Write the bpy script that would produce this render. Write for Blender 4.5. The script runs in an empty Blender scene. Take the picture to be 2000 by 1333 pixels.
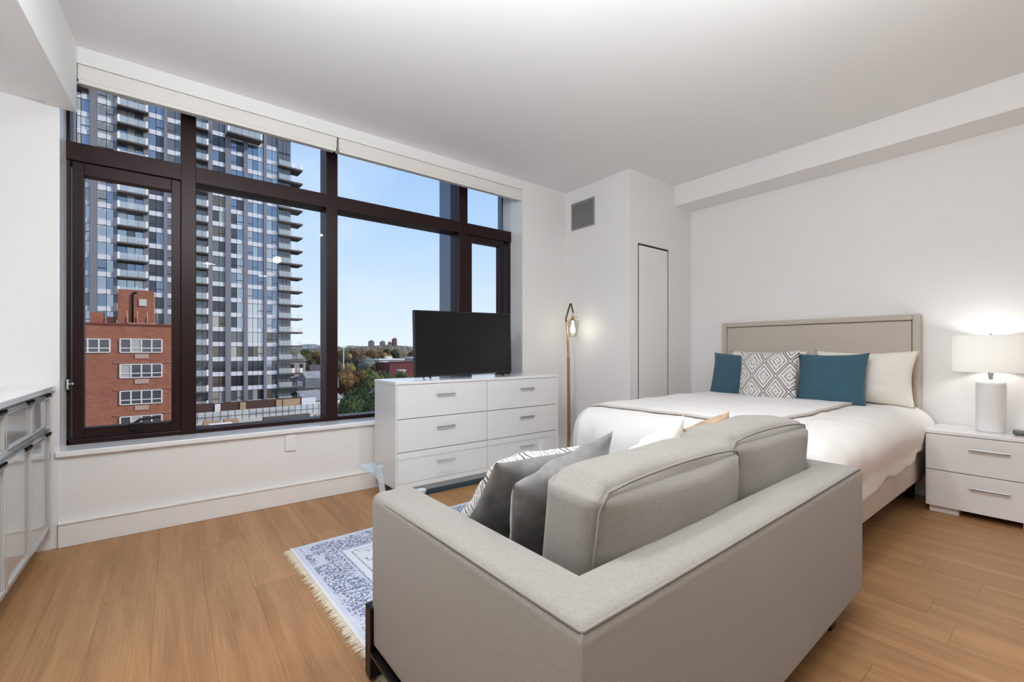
import bpy, bmesh, math, random
from mathutils import Vector, Matrix, noise
C = bpy.context.scene
COL = C.collection
PI = math.pi
random.seed(7)

# ------------------------------------------------------------------ camera, sky, sun, lights, exposure
cam_d = bpy.data.cameras.new('camera'); cam = bpy.data.objects.new('camera', cam_d); COL.objects.link(cam)
cam.location = (0, 0, 1.1); cam.rotation_euler = (PI/2, 0, -math.atan2(.6104, .7921))
cam_d.sensor_width = 36; cam_d.lens = 15.534; cam_d.shift_y = .00925; cam_d.clip_start = .02; cam_d.clip_end = 6000
C.camera = cam
C.view_settings.view_transform = 'Standard'; C.view_settings.look = 'None'
C.view_settings.exposure = 0.11; C.view_settings.gamma = 1.0; C.view_settings.use_curve_mapping = False
C.cycles.use_denoising = True; C.cycles.max_bounces = 12; C.cycles.diffuse_bounces = 8
C.cycles.transparent_max_bounces = 24; C.cycles.sample_clamp_indirect = 4
C.cycles.caustics_reflective = False; C.cycles.caustics_refractive = False

def build_world():
    w = bpy.data.worlds.new('world'); C.world = w; w.use_nodes = True
    nt = w.node_tree; N = nt.nodes; N.clear()
    out = N.new('ShaderNodeOutputWorld'); bg = N.new('ShaderNodeBackground')
    tc = N.new('ShaderNodeTexCoord'); sep = N.new('ShaderNodeSeparateXYZ')
    cr = N.new('ShaderNodeValToRGB'); e = cr.color_ramp.elements
    e[0].position = 0; e[0].color = (.80, .90, .98, 1)
    e[1].position = 1; e[1].color = (.16, .30, .62, 1)
    for p, c in ((.10, (.66, .81, .97)), (.27, (.46, .66, .95)), (.45, (.33, .55, .89)), (.7, (.22, .40, .76))):
        k = e.new(p); k.color = (*c, 1)
    nz = N.new('ShaderNodeTexNoise'); nz.inputs['Scale'].default_value = 2.3; nz.inputs['Detail'].default_value = 5
    mp = N.new('ShaderNodeMapping'); mp.inputs['Scale'].default_value = (1, 1, 2.2)
    r2 = N.new('ShaderNodeValToRGB'); r2.color_ramp.elements[0].position = .50; r2.color_ramp.elements[1].position = .75
    r2.color_ramp.elements[1].color = (.6, .6, .6, 1)
    mx = N.new('ShaderNodeMixRGB'); mx.inputs[2].default_value = (.80, .87, .97, 1)
    L = nt.links.new
    L(tc.outputs['Generated'], sep.inputs[0]); L(sep.outputs['Z'], cr.inputs[0])
    L(tc.outputs['Generated'], mp.inputs[0]); L(mp.outputs[0], nz.inputs['Vector']); L(nz.outputs['Fac'], r2.inputs[0])
    L(r2.outputs[0], mx.inputs[0]); L(cr.outputs[0], mx.inputs[1]); L(mx.outputs[0], bg.inputs[0])
    bg.inputs[1].default_value = 1.0
    L(bg.outputs[0], out.inputs[0])
build_world()

def lamp(name, kind, loc, energy, color=(1, 1, 1), size=.1, rot=(0, 0, 0)):
    d = bpy.data.lights.new(name, kind); o = bpy.data.objects.new(name, d); COL.objects.link(o)
    o.location = loc; o.rotation_euler = rot; d.energy = energy; d.color = color
    if kind == 'AREA': d.shape = 'DISK'; d.size = size
    elif kind == 'SUN': d.angle = size
    else: d.shadow_soft_size = size
    return o
lamp('sun', 'SUN', (60, -60, 60), 3.4, (1, .93, .84), .01, (math.radians(58), 0, math.radians(62)))
CEIL = 2.83
CEILING_AND_FILL_LIGHTS = [(.58, -2.86, 8), (1.64, -3.84, 8), (.10, 1.45, 10), (1.80, .70, 16)]   # small round lights: two ceiling lights at the back, two unseen added fills
for (x, y, p) in CEILING_AND_FILL_LIGHTS:
    lamp('ceiling_or_fill_lamp', 'AREA', (x, y, CEIL-.055), p, (.96, .97, 1), .20)
FILL_GLOBES = [(.144, 1.40, 44), (1.16, .62, 13), (1.98, .20, 8)]    # unseen globes added as fill light over the sofa, above the frame
for (x, y, p) in FILL_GLOBES:
    lamp('fill_globe_light', 'POINT', (x, y, 2.36), p, (.87, .945, 1), .05)
# unseen fill light, added above the camera and bounced off the ceiling
lamp('bounce_fill', 'AREA', (.75, .20, 1.9), 74, (.92, .97, 1), .25, (PI, 0, 0))

# ------------------------------------------------------------------ helpers
def hexc(h):
    h = h.lstrip('#'); v = [int(h[i:i+2], 16)/255 for i in (0, 2, 4)]
    return tuple((c/12.92 if c <= .04045 else ((c+.055)/1.055)**2.4) for c in v)
def mat(name, col, rough=.5, metal=0, spec=.5, noise_amt=0, noise_scale=30, bump=0, bump_scale=200, coat=0, emit=None, estr=0, sheen=0):
    m = bpy.data.materials.new(name); m.use_nodes = True
    if isinstance(col, str): col = hexc(col)
    nt = m.node_tree; b = nt.nodes['Principled BSDF']
    b.inputs['Base Color'].default_value = (*col, 1); b.inputs['Roughness'].default_value = rough
    b.inputs['Metallic'].default_value = metal; b.inputs['Specular IOR Level'].default_value = spec
    b.inputs['Coat Weight'].default_value = coat; b.inputs['Sheen Weight'].default_value = sheen
    if emit: b.inputs['Emission Color'].default_value = (*emit, 1); b.inputs['Emission Strength'].default_value = estr
    L = nt.links.new
    if noise_amt or bump:
        tc = nt.nodes.new('ShaderNodeTexCoord')
    if noise_amt:
        nz = nt.nodes.new('ShaderNodeTexNoise'); nz.inputs['Scale'].default_value = noise_scale; nz.inputs['Detail'].default_value = 4
        L(tc.outputs['Object'], nz.inputs['Vector'])
        cr = nt.nodes.new('ShaderNodeValToRGB'); cr.color_ramp.elements[0].position = .3; cr.color_ramp.elements[1].position = .7
        cr.color_ramp.elements[0].color = (*[c*(1-noise_amt) for c in col], 1)
        cr.color_ramp.elements[1].color = (*[min(1, c*(1+noise_amt)) for c in col], 1)
        L(nz.outputs['Fac'], cr.inputs[0]); L(cr.outputs[0], b.inputs['Base Color'])
    if bump:
        n2 = nt.nodes.new('ShaderNodeTexNoise'); n2.inputs['Scale'].default_value = bump_scale; n2.inputs['Detail'].default_value = 3
        L(tc.outputs['Object'], n2.inputs['Vector'])
        bp = nt.nodes.new('ShaderNodeBump'); bp.inputs['Strength'].default_value = bump; bp.inputs['Distance'].default_value = .004
        L(n2.outputs['Fac'], bp.inputs['Height']); L(bp.outputs[0], b.inputs['Normal'])
    return m
def glass_mat(name, tint=(1, 1, 1), ior=1.45, boost=1.0):
    m = bpy.data.materials.new(name); m.use_nodes = True; nt = m.node_tree; nt.nodes.clear()
    o = nt.nodes.new('ShaderNodeOutputMaterial'); mx = nt.nodes.new('ShaderNodeMixShader')
    t = nt.nodes.new('ShaderNodeBsdfTransparent'); g = nt.nodes.new('ShaderNodeBsdfGlossy'); f = nt.nodes.new('ShaderNodeFresnel')
    t.inputs[0].default_value = (*tint, 1); g.inputs['Roughness'].default_value = 0.0; f.inputs[0].default_value = ior
    g.inputs[0].default_value = (boost, boost, boost, 1)
    L = nt.links.new; geo = nt.nodes.new('ShaderNodeNewGeometry'); sb = nt.nodes.new('ShaderNodeMath'); sb.operation = 'SUBTRACT'; sb.inputs[0].default_value = 1; ml = nt.nodes.new('ShaderNodeMath'); ml.operation = 'MULTIPLY'
    L(geo.outputs['Backfacing'], sb.inputs[1]); L(sb.outputs[0], ml.inputs[0]); L(f.outputs[0], ml.inputs[1]); L(ml.outputs[0], mx.inputs[0]); L(t.outputs[0], mx.inputs[1]); L(g.outputs[0], mx.inputs[2]); L(mx.outputs[0], o.inputs[0])
    return m

def box(bm, x0, x1, y0, y1, z0, z1, bev=0, seg=2):
    vs = [bm.verts.new(p) for p in ((x0,y0,z0),(x1,y0,z0),(x1,y1,z0),(x0,y1,z0),(x0,y0,z1),(x1,y0,z1),(x1,y1,z1),(x0,y1,z1))]
    fs = [bm.faces.new([vs[i] for i in q]) for q in ((0,3,2,1),(4,5,6,7),(0,1,5,4),(1,2,6,5),(2,3,7,6),(3,0,4,7))]
    if bev:
        es = list({e for f in fs for e in f.edges})
        bmesh.ops.bevel(bm, geom=es, offset=bev, segments=seg, affect='EDGES', profile=.5)
    return fs
def prism(bm, pts, z0, z1, bev=0, seg=3, skip=()):
    """polygon pts (ccw, xy) raised from z0 to z1; bevels every edge except those of the side faces listed in skip"""
    n = len(pts)
    lo = [bm.verts.new((x, y, z0)) for x, y in pts]; hi = [bm.verts.new((x, y, z1)) for x, y in pts]
    sides = []
    bm.faces.new(lo[::-1]); bm.faces.new(hi)
    for i in range(n):
        sides.append(bm.faces.new((lo[i], lo[(i+1) % n], hi[(i+1) % n], hi[i])))
    if bev:
        ban = {e for i in skip for e in sides[i].edges}
        es = {e for v in lo+hi for e in v.link_edges} - ban
        bmesh.ops.bevel(bm, geom=list(es), offset=bev, segments=seg, affect='EDGES', profile=.5)
def tube(bm, path, r, seg=8, closed=False, r_end=None):
    path = [Vector(p) for p in path]; n = len(path); rings = []
    up = None
    for i, p in enumerate(path):
        a = path[(i-1) % n] if (closed or i > 0) else p
        b = path[(i+1) % n] if (closed or i < n-1) else p
        d = (b-a).normalized()
        if up is None:
            up = Vector((0, 0, 1)) if abs(d.z) < .9 else Vector((1, 0, 0))
        s = d.cross(up)
        if s.length < 1e-5: s = d.orthogonal()
        s.normalize(); up = s.cross(d).normalized()
        rr = r if r_end is None else r + (r_end-r)*i/(n-1)
        rings.append([bm.verts.new(p + s*rr*math.cos(2*PI*k/seg) + up*rr*math.sin(2*PI*k/seg)) for k in range(seg)])
    m = n if closed else n-1
    for i in range(m):
        A, B = rings[i], rings[(i+1) % n]
        for k in range(seg):
            bm.faces.new((A[k], A[(k+1) % seg], B[(k+1) % seg], B[k]))
    if not closed:
        bm.faces.new(rings[0][::-1]); bm.faces.new(rings[-1])
def lathe(bm, prof, seg=32, cx=0, cy=0, cap=True):
    rings = []
    for r, z in prof:
        rings.append([bm.verts.new((cx+r*math.cos(2*PI*k/seg), cy+r*math.sin(2*PI*k/seg), z)) for k in range(seg)])
    for A, B in zip(rings, rings[1:]):
        for k in range(seg): bm.faces.new((A[k], A[(k+1) % seg], B[(k+1) % seg], B[k]))
    if cap: bm.faces.new(rings[0][::-1]); bm.faces.new(rings[-1])
def obj(name, bm, m=None, parent=None, loc=None, rot=None, smooth=False, kind=None, label=None, auto=None):
    me = bpy.data.meshes.new(name)
    bmesh.ops.recalc_face_normals(bm, faces=bm.faces)
    bm.to_mesh(me); bm.free()
    o = bpy.data.objects.new(name, me); COL.objects.link(o)
    if m: me.materials.append(m)
    if parent: o.parent = parent
    if loc: o.location = loc
    if rot: o.rotation_euler = rot
    if smooth: me.shade_smooth()
    if auto: me.set_sharp_from_angle(angle=math.radians(auto))
    if kind: o['kind'] = kind
    if label: o['label'] = label
    return o
def bxo(name, d, m, parent=None, bev=0, **k):
    bm = bmesh.new(); box(bm, *d, bev=bev); return obj(name, bm, m, parent, **k)
def tag(o, label, cat, group=None, kind=None):
    o['label'] = label; o['category'] = cat
    if group: o['group'] = group
    if kind: o['kind'] = kind
    return o
def thing(name, label, cat, loc=(0, 0, 0), rz=0, group=None, kind=None):
    o = bpy.data.objects.new(name, None); COL.objects.link(o); o.location = loc; o.rotation_euler = (0, 0, rz); o.empty_display_size = .1
    return tag(o, label, cat, group, kind)
_bm = bmesh.new(); box(_bm, 0, 1, 0, 1, 0, 1); UNIT = bpy.data.meshes.new('unit_panel'); bmesh.ops.recalc_face_normals(_bm, faces=_bm.faces); _bm.to_mesh(UNIT); _bm.free()
UNIT.materials.append(None)
def piece(name, d, m, parent):
    """a box piece sharing one mesh: cheap panel, pane, slat ..."""
    o = bpy.data.objects.new(name, UNIT); COL.objects.link(o); o.parent = parent
    o.location = (d[0], d[2], d[4]); o.scale = (d[1]-d[0], d[3]-d[2], d[5]-d[4])
    o.material_slots[0].link = 'OBJECT'; o.material_slots[0].material = m
    return o
def struct(o, label, cat): return tag(o, label, cat, kind='structure')

# ------------------------------------------------------------------ materials
M_wall = mat('wall_paint', (.80, .79, .78), .6, bump=.03, bump_scale=300)
M_ceil = mat('ceiling_paint', (.80, .80, .795), .7)
M_trim = mat('trim_paint', (.82, .81, .80), .4)
M_gap = mat('dark_gap', (.02, .018, .016), .8)
M_frame = mat('dark_bronze', '#230e0d', .4, .2, .3)
M_fin = mat('outer_metal', '#6d7484', .35, .6)
M_glass = glass_mat('window_glass', (.985, .99, .995), 1.20)
M_white = mat('white_lacquer', (.80, .795, .79), .22, coat=.25)
M_whitetop = mat('white_top', (.86, .86, .86), .18, coat=.3)
M_blind = mat('blind_cloth', (.74, .72, .68), .8)
M_dark = mat('black_metal', (.012, .011, .011), .35, .6)
M_steel = mat('brushed_steel', (.52, .51, .50), .32, 1)
M_chrome = mat('chrome', (.8, .8, .8), .08, 1)
M_brass = mat('brass', (.62, .44, .20), .28, 1)
M_copper = mat('aged_brass_pole', (.42, .27, .15), .35, .85)
M_cab = mat('grey_cabinet', (.46, .455, .44), .16, coat=.5)
M_sofa = mat('sofa_weave', (.268, .246, .221), .9, noise_amt=.10, noise_scale=160, bump=.35, bump_scale=700, sheen=.25)
M_piping = mat('sofa_piping', (.225, .207, .188), .95)
M_velvet = mat('grey_velvet', (.15, .142, .136), .75, noise_amt=.4, noise_scale=17, bump=.2, bump_scale=300, sheen=.6)
M_duvet = mat('white_cotton', (.82, .80, .775), .85, bump=.15, bump_scale=60)
M_cover = mat('white_coverlet', (.84, .825, .81), .85, bump=.15, bump_scale=90)
M_hem = mat('taupe_hem', (.60, .55, .51), .9)
M_teal = mat('teal_linen', '#2d5260', .85, noise_amt=.14, noise_scale=120, bump=.3, bump_scale=500, sheen=.2)
M_cream = mat('cream_cotton', (.80, .76, .69), .85, bump=.12, bump_scale=50)
M_head = mat('beige_linen', (.50, .44, .385), .85, noise_amt=.06, noise_scale=250, bump=.2, bump_scale=600)
M_rail = mat('rail_linen', (.62, .57, .52), .85, bump=.2, bump_scale=600)
M_tan = mat('tan_velvet', '#a48c74', .8, noise_amt=.3, noise_scale=18)
M_ceramic = mat('white_ceramic', (.80, .79, .78), .3, coat=.3)

def floor_mat():
    m = bpy.data.materials.new('oak_plank'); m.use_nodes = True; nt = m.node_tree; b = nt.nodes['Principled BSDF']; L = nt.links.new
    geo = nt.nodes.new('ShaderNodeNewGeometry'); oi = nt.nodes.new('ShaderNodeObjectInfo')
    add = nt.nodes.new('ShaderNodeVectorMath'); add.operation = 'ADD'
    mul = nt.nodes.new('ShaderNodeVectorMath'); mul.operation = 'SCALE'; mul.inputs['Scale'].default_value = 37.0
    cmb = nt.nodes.new('ShaderNodeCombineXYZ')
    for i in range(3): L(oi.outputs['Random'], cmb.inputs[i])
    L(cmb.outputs[0], mul.inputs[0]); L(geo.outputs['Position'], add.inputs[0]); L(mul.outputs[0], add.inputs[1])
    def nz(sc, scale, det, dist=0):
        mp = nt.nodes.new('ShaderNodeMapping'); mp.inputs['Scale'].default_value = sc; L(add.outputs[0], mp.inputs[0])
        n = nt.nodes.new('ShaderNodeTexNoise'); n.inputs['Scale'].default_value = scale; n.inputs['Detail'].default_value = det
        n.inputs['Distortion'].default_value = dist; L(mp.outputs[0], n.inputs['Vector']); return n
    n1 = nz((9, .55, 1), 1.6, 5, .6); n2 = nz((60, 1.6, 1), 3.0, 4); n3 = nz((2.5, .8, 1), 1.0, 2)
    cr = nt.nodes.new('ShaderNodeValToRGB'); e = cr.color_ramp.elements
    e[0].position = .28; e[0].color = (.185, .086, .037, 1); e[1].position = .72; e[1].color = (.45, .252, .114, 1)
    k = e.new(.5); k.color = (.315, .165, .071, 1)
    a1 = nt.nodes.new('ShaderNodeMath'); a1.operation = 'MULTIPLY_ADD'; a1.inputs[1].default_value = .45
    a2 = nt.nodes.new('ShaderNodeMath'); a2.operation = 'MULTIPLY_ADD'; a2.inputs[1].default_value = .35
    a3 = nt.nodes.new('ShaderNodeMath'); a3.operation = 'MULTIPLY_ADD'; a3.inputs[1].default_value = .07; a3.inputs[2].default_value = .065
    L(oi.outputs['Random'], a3.inputs[0]); L(n2.outputs['Fac'], a2.inputs[0]); L(a3.outputs[0], a2.inputs[2])
    L(n1.outputs['Fac'], a1.inputs[0]); L(a2.outputs[0], a1.inputs[2]); L(a1.outputs[0], cr.inputs[0])
    L(cr.outputs[0], b.inputs['Base Color'])
    b.inputs['Roughness'].default_value = .42; b.inputs['Specular IOR Level'].default_value = .28
    bp = nt.nodes.new('ShaderNodeBump'); bp.inputs['Strength'].default_value = .12; bp.inputs['Distance'].default_value = .002
    L(n2.outputs['Fac'], bp.inputs['Height']); L(bp.outputs[0], b.inputs['Normal'])
    return m
M_oak = floor_mat()

def math_chain(nt):
    def f(op, a, b=None, c=None):
        n = nt.nodes.new('ShaderNodeMath'); n.operation = op
        for i, v in enumerate((a, b, c)):
            if v is None: continue
            if isinstance(v, (int, float)): n.inputs[i].default_value = v
            else: nt.links.new(v, n.inputs[i])
        return n.outputs[0]
    return f
def diamond_mat(name, light, dark, ku, kv, rings, axis_v='Z', thr=.1):
    """concentric woven diamonds, in the cushion's own coordinates"""
    m = bpy.data.materials.new(name); m.use_nodes = True; nt = m.node_tree; b = nt.nodes['Principled BSDF']; f = math_chain(nt)
    tc = nt.nodes.new('ShaderNodeTexCoord'); sp = nt.nodes.new('ShaderNodeSeparateXYZ'); nt.links.new(tc.outputs['Object'], sp.inputs[0])
    u = f('MULTIPLY', sp.outputs['X'], ku); v = f('MULTIPLY', sp.outputs[axis_v], kv)
    du = f('ABSOLUTE', f('SUBTRACT', f('FRACT', f('ADD', u, 10.0)), .5)); dv = f('ABSOLUTE', f('SUBTRACT', f('FRACT', f('ADD', v, 10.0)), .5))
    d = f('ADD', du, dv)                                    # 0 at a diamond's middle, .5 on the lattice, 1 at the next one's middle
    e = f('ABSOLUTE', f('SUBTRACT', d, .5))                 # 0 on the lattice
    lat = f('LESS_THAN', f('ABSOLUTE', f('SUBTRACT', e, .045)), .022)
    ring = f('LESS_THAN', f('FRACT', f('MULTIPLY', e, rings)), .42)
    inside = f('GREATER_THAN', e, .12)
    nz = nt.nodes.new('ShaderNodeTexNoise'); nz.inputs['Scale'].default_value = 90; nt.links.new(tc.outputs['Object'], nz.inputs['Vector'])
    dash = f('GREATER_THAN', nz.outputs['Fac'], .42)
    tot = f('MAXIMUM', f('MULTIPLY', lat, 1.0), f('MULTIPLY', f('MULTIPLY', ring, inside), f('MULTIPLY', dash, .75)))
    mx = nt.nodes.new('ShaderNodeMixRGB'); mx.inputs[1].default_value = (*light, 1); mx.inputs[2].default_value = (*dark, 1)
    nt.links.new(tot, mx.inputs[0]); nt.links.new(mx.outputs[0], b.inputs['Base Color']); b.inputs['Roughness'].default_value = .9
    bp = nt.nodes.new('ShaderNodeBump'); bp.inputs['Strength'].default_value = .5; bp.inputs['Distance'].default_value = -.004
    nt.links.new(tot, bp.inputs['Height']); nt.links.new(bp.outputs[0], b.inputs['Normal'])
    return m
M_diamond = diamond_mat('diamond_weave', (.74, .71, .69), (.10, .08, .075), 5.3, 3.9, 6.5)
M_stroke = diamond_mat('stroke_weave', (.70, .68, .64), (.10, .09, .085), 5.2, 5.2, 11.0)

def rug_mat():
    m = bpy.data.materials.new('rug_pile'); m.use_nodes = True; nt = m.node_tree; b = nt.nodes['Principled BSDF']; f = math_chain(nt); L = nt.links.new
    tc = nt.nodes.new('ShaderNodeTexCoord'); sp = nt.nodes.new('ShaderNodeSeparateXYZ'); L(tc.outputs['Object'], sp.inputs[0])
    # distance in from the border of the 2.3 x 1.62 m field (object origin at its middle)
    ex = f('SUBTRACT', 1.15, f('ABSOLUTE', sp.outputs['X'])); ey = f('SUBTRACT', .81, f('ABSOLUTE', sp.outputs['Y']))
    e = f('MINIMUM', ex, ey)
    vo = nt.nodes.new('ShaderNodeTexVoronoi'); vo.inputs['Scale'].default_value = 34; vo.feature = 'DISTANCE_TO_EDGE'
    wz = nt.nodes.new('ShaderNodeTexNoise'); wz.inputs['Scale'].default_value = 9; wz.inputs['Detail'].default_value = 3
    L(tc.outputs['Object'], wz.inputs['Vector'])
    ad = nt.nodes.new('ShaderNodeVectorMath'); ad.operation = 'MULTIPLY_ADD'; ad.inputs[1].default_value = (.12, .12, .12)
    L(wz.outputs['Color'], ad.inputs[0]); L(tc.outputs['Object'], ad.inputs[2]); L(ad.outputs[0], vo.inputs['Vector'])
    n1 = nt.nodes.new('ShaderNodeTexNoise'); n1.inputs['Scale'].default_value = 95; n1.inputs['Detail'].default_value = 4; L(tc.outputs['Object'], n1.inputs['Vector'])
    n2 = nt.nodes.new('ShaderNodeTexNoise'); n2.inputs['Scale'].default_value = 7; n2.inputs['Detail'].default_value = 4; L(tc.outputs['Object'], n2.inputs['Vector'])
    vein = f('LESS_THAN', vo.outputs['Distance'], .13)
    worn = f('GREATER_THAN', n1.outputs['Fac'], .46)
    patch = f('GREATER_THAN', n2.outputs['Fac'], .40)
    band = f('MULTIPLY', f('GREATER_THAN', e, .035), f('LESS_THAN', e, .19))
    field = f('GREATER_THAN', e, .27)
    line = f('LESS_THAN', f('ABSOLUTE', f('SUBTRACT', f('ABSOLUTE', f('SUBTRACT', e, .225)), .022)), .005)
    dens = f('MAXIMUM', f('MULTIPLY', band, patch), f('MULTIPLY', field, f('GREATER_THAN', n2.outputs['Fac'], .50)))
    fac = f('MULTIPLY', f('MAXIMUM', f('MULTIPLY', vein, dens), f('MULTIPLY', line, .8)), f('MULTIPLY', worn, .85))
    spk = f('MULTIPLY', f('GREATER_THAN', n1.outputs['Fac'], .57), f('MULTIPLY', band, .55))
    fac = f('MAXIMUM', fac, spk)
    base = nt.nodes.new('ShaderNodeMixRGB'); base.inputs[1].default_value = (.66, .68, .75, 1); base.inputs[2].default_value = (.42, .46, .62, 1)
    L(f('MULTIPLY', f('LESS_THAN', e, .21), f('MULTIPLY', n2.outputs['Fac'], 1.2)), base.inputs[0])
    mx = nt.nodes.new('ShaderNodeMixRGB'); mx.inputs[2].default_value = (.055, .062, .13, 1)
    L(base.outputs[0], mx.inputs[1]); L(fac, mx.inputs[0]); L(mx.outputs[0], b.inputs['Base Color']); b.inputs['Roughness'].default_value = .95
    bp = nt.nodes.new('ShaderNodeBump'); bp.inputs['Strength'].default_value = .4; bp.inputs['Distance'].default_value = .004
    L(n1.outputs['Fac'], bp.inputs['Height']); L(bp.outputs[0], b.inputs['Normal'])
    return m
def brick_mat():
    m = bpy.data.materials.new('red_brick'); m.use_nodes = True; nt = m.node_tree; b = nt.nodes['Principled BSDF']; L = nt.links.new
    tc = nt.nodes.new('ShaderNodeTexCoord'); mp = nt.nodes.new('ShaderNodeMapping'); mp.inputs['Rotation'].default_value = (PI/2, 0, 0)
    L(tc.outputs['Object'], mp.inputs[0])
    br = nt.nodes.new('ShaderNodeTexBrick'); br.inputs['Scale'].default_value = 1.0
    br.inputs['Brick Width'].default_value = .42; br.inputs['Row Height'].default_value = .16; br.inputs['Mortar Size'].default_value = .012
    br.inputs['Color1'].default_value = (.36, .112, .062, 1); br.inputs['Color2'].default_value = (.43, .155, .088, 1); br.inputs['Mortar'].default_value = (.40, .21, .14, 1)
    L(mp.outputs[0], br.inputs['Vector'])
    nz = nt.nodes.new('ShaderNodeTexNoise'); nz.inputs['Scale'].default_value = .9; nz.inputs['Detail'].default_value = 6; L(tc.outputs['Object'], nz.inputs['Vector'])
    mx = nt.nodes.new('ShaderNodeMixRGB'); mx.blend_type = 'MULTIPLY'; mx.inputs[0].default_value = .5
    L(br.outputs[0], mx.inputs[1]); L(nz.outputs['Fac'], mx.inputs[2]); L(mx.outputs[0], b.inputs['Base Color']); b.inputs['Roughness'].default_value = .9
    mx.inputs[0].default_value = .35
    return m
M_brick = brick_mat()

# ------------------------------------------------------------------ room shell
W, R, LEFT, BACK = 3.49, 4.516, -1.15, -4.4
XB, YB = 3.446, 2.64            # corner bump: its left face and its front face
WX0, WX1 = -.498, 2.828         # window opening
def wall(name, boxes, m, label, cat='wall'):
    bm = bmesh.new()
    for d in boxes: box(bm, *d)
    return struct(obj(name, bm, m), label, cat)
wall('wall_window', [(LEFT, WX0, W, W+.34, -.1, CEIL), (WX1, R+.2, W, W+.34, -.1, CEIL), (WX0, WX1, W+.005, W+.34, -.1, .505), (WX0, WX1, W+.002, W+.12, 2.735, CEIL), (WX0, WX1, W+.12, W+.34, 2.80, CEIL)],
     M_wall, 'white painted wall around the wide window', 'wall')
wall('wall_right', [(R, R+.2, BACK, W, -.1, CEIL)], M_wall, 'white wall behind the beige headboard')
wall('wall_left', [(LEFT-.2, LEFT, BACK, W+.34, -.1, CEIL)], M_wall, 'white wall behind the grey kitchen cabinets')
wall('wall_back', [(LEFT-.2, R+.2, BACK-.2, BACK, -.1, CEIL)], M_wall, 'white wall closing the room opposite the window')
wall('ceiling', [(LEFT-.2, R+.2, BACK-.2, W+.34, CEIL, CEIL+.2)], M_ceil, 'smooth white painted ceiling over the room', 'ceiling')
DX0, DX1, DZ1 = 3.571, 4.087, 2.143
wall('wall_corner', [(XB, R, YB+.03, W, 0, CEIL), (XB, DX0, YB, YB+.03, 0, CEIL), (DX1, R, YB, YB+.03, 0, CEIL), (DX0, DX1, YB, YB+.03, DZ1, CEIL)],
     M_wall, 'white boxed-out corner beside the bed holding the vent and the narrow door')
struct(bxo('door_1', (DX0+.020, DX1-.020, YB+.0005, YB+.0065, .01, DZ1-.020), M_trim), 'narrow white flush door with a dark gap round it in the boxed-out corner', 'door')
bm = bmesh.new(); box(bm, DX0+.0005, DX1-.0005, YB+.007, YB+.0295, 0.005, DZ1-.0005)
struct(obj('trim_4', bm, M_gap), 'dark gap round the narrow flush door', 'trim')
# soffit along the right wall, beam along the left side, lowered ceiling left of the beam
wall('trim_1', [(4.196, R, BACK, YB, 2.617, CEIL)], M_wall, 'white boxed soffit along the top of the right wall', 'soffit')
bm = bmesh.new()
def bx_(y, off): return -.425 + (y-W)*.046 + off
vs = []
for y in (W, BACK):
    vs.append([bm.verts.new(p) for p in ((bx_(y, -.118), y, 2.45), (bx_(y, 0), y, 2.45), (bx_(y, 0), y, CEIL), (bx_(y, -.118), y, CEIL))])
a, b = vs
for i in range(4): bm.faces.new((a[i], a[(i+1) % 4], b[(i+1) % 4], b[i]))
bm.faces.new(a); bm.faces.new(b[::-1])
struct(obj('trim_2', bm, M_wall), 'white ceiling beam at the upper left over the cabinets', 'beam')
bm = bmesh.new(); prism(bm, [(LEFT, BACK), (bx_(BACK, -.10), BACK), (bx_(W, -.10), W), (LEFT, W)], 2.468, CEIL)
struct(obj('trim_3', bm, M_ceil), 'lowered ceiling over the kitchen cabinets left of the beam', 'ceiling')
# baseboards
bm = bmesh.new(); box(bm, -.50, XB, W-.016, W, 0, .135, .004); box(bm, -.50, XB, W-.022, W, .128, .142, .003)
struct(obj('baseboard_window', bm, M_trim), 'tall white baseboard under the window', 'baseboard')
bm = bmesh.new(); box(bm, R-.016, R, BACK, YB, 0, .135, .004)
struct(obj('baseboard_right', bm, M_trim), 'white baseboard behind the bed and nightstand', 'baseboard')
bm = bmesh.new(); box(bm, XB-.016, XB, YB, W-.02, 0, .135, .004); box(bm, XB-.016, DX0, YB-.016, YB, 0, .135, .004); box(bm, DX1, R-.016, YB-.016, YB, 0, .135, .004)
struct(obj('baseboard_corner', bm, M_trim), 'white baseboard round the boxed-out corner', 'baseboard')
# floor of planks
floor = bxo('floor', (LEFT-.2, R+.2, BACK-.2, W+.34, -.10, -.013), M_gap)
struct(floor, 'warm oak plank floor', 'floor')
rr = random.Random(3); pw = .182; x = LEFT
while x < R:
    x1 = min(x+pw, R); y = BACK - rr.uniform(0, 1.3)
    while y < W:
        y1 = y + 1.42
        a, b = max(y, BACK), min(y1, W)
        if b-a > .02:
            bm = bmesh.new(); box(bm, x+.0002, x1-.0002, a+.0003, b-.0003, -.0129, 0, .0004, 1)
            obj('floor_plank', bm, M_oak, floor)
        y = y1
    x = x1

# ------------------------------------------------------------------ the window
win = thing('window_1', 'wide dark bronze framed window of seven panes looking over the city', 'window', kind='structure')
F0, F1 = W+.20, W+.30            # frame depth
def fr(name, d, bev=.004, m=M_frame, **k): return bxo(name, d, m, win, bev, **k)
ZT0, ZT1 = 2.236, 2.345          # transom
ZB = .566
fr('frame_bottom', (WX0, WX1, F0, F1+.03, .515, ZB)); fr('frame_top', (WX0, WX1, F0, F1+.03, 2.772, 2.799))
fr('frame_side', (WX0, -.478, F0, F1+.02, .515, 2.798)); fr('frame_side', (2.79, WX1, F0, F1+.02, .515, 2.345))
fr('transom', (WX0, WX1, F0-.012, F1+.05, ZT0, ZT1))
fr('mullion', (.049, .133, F0-.014, F1+.06, .515, 2.798)); fr('mullion', (.974, 1.061, F0-.014, F1+.06, .515, 2.798)); fr('mullion', (2.195, 2.288, F0-.014, F1+.06, .515, 2.798))
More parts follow.
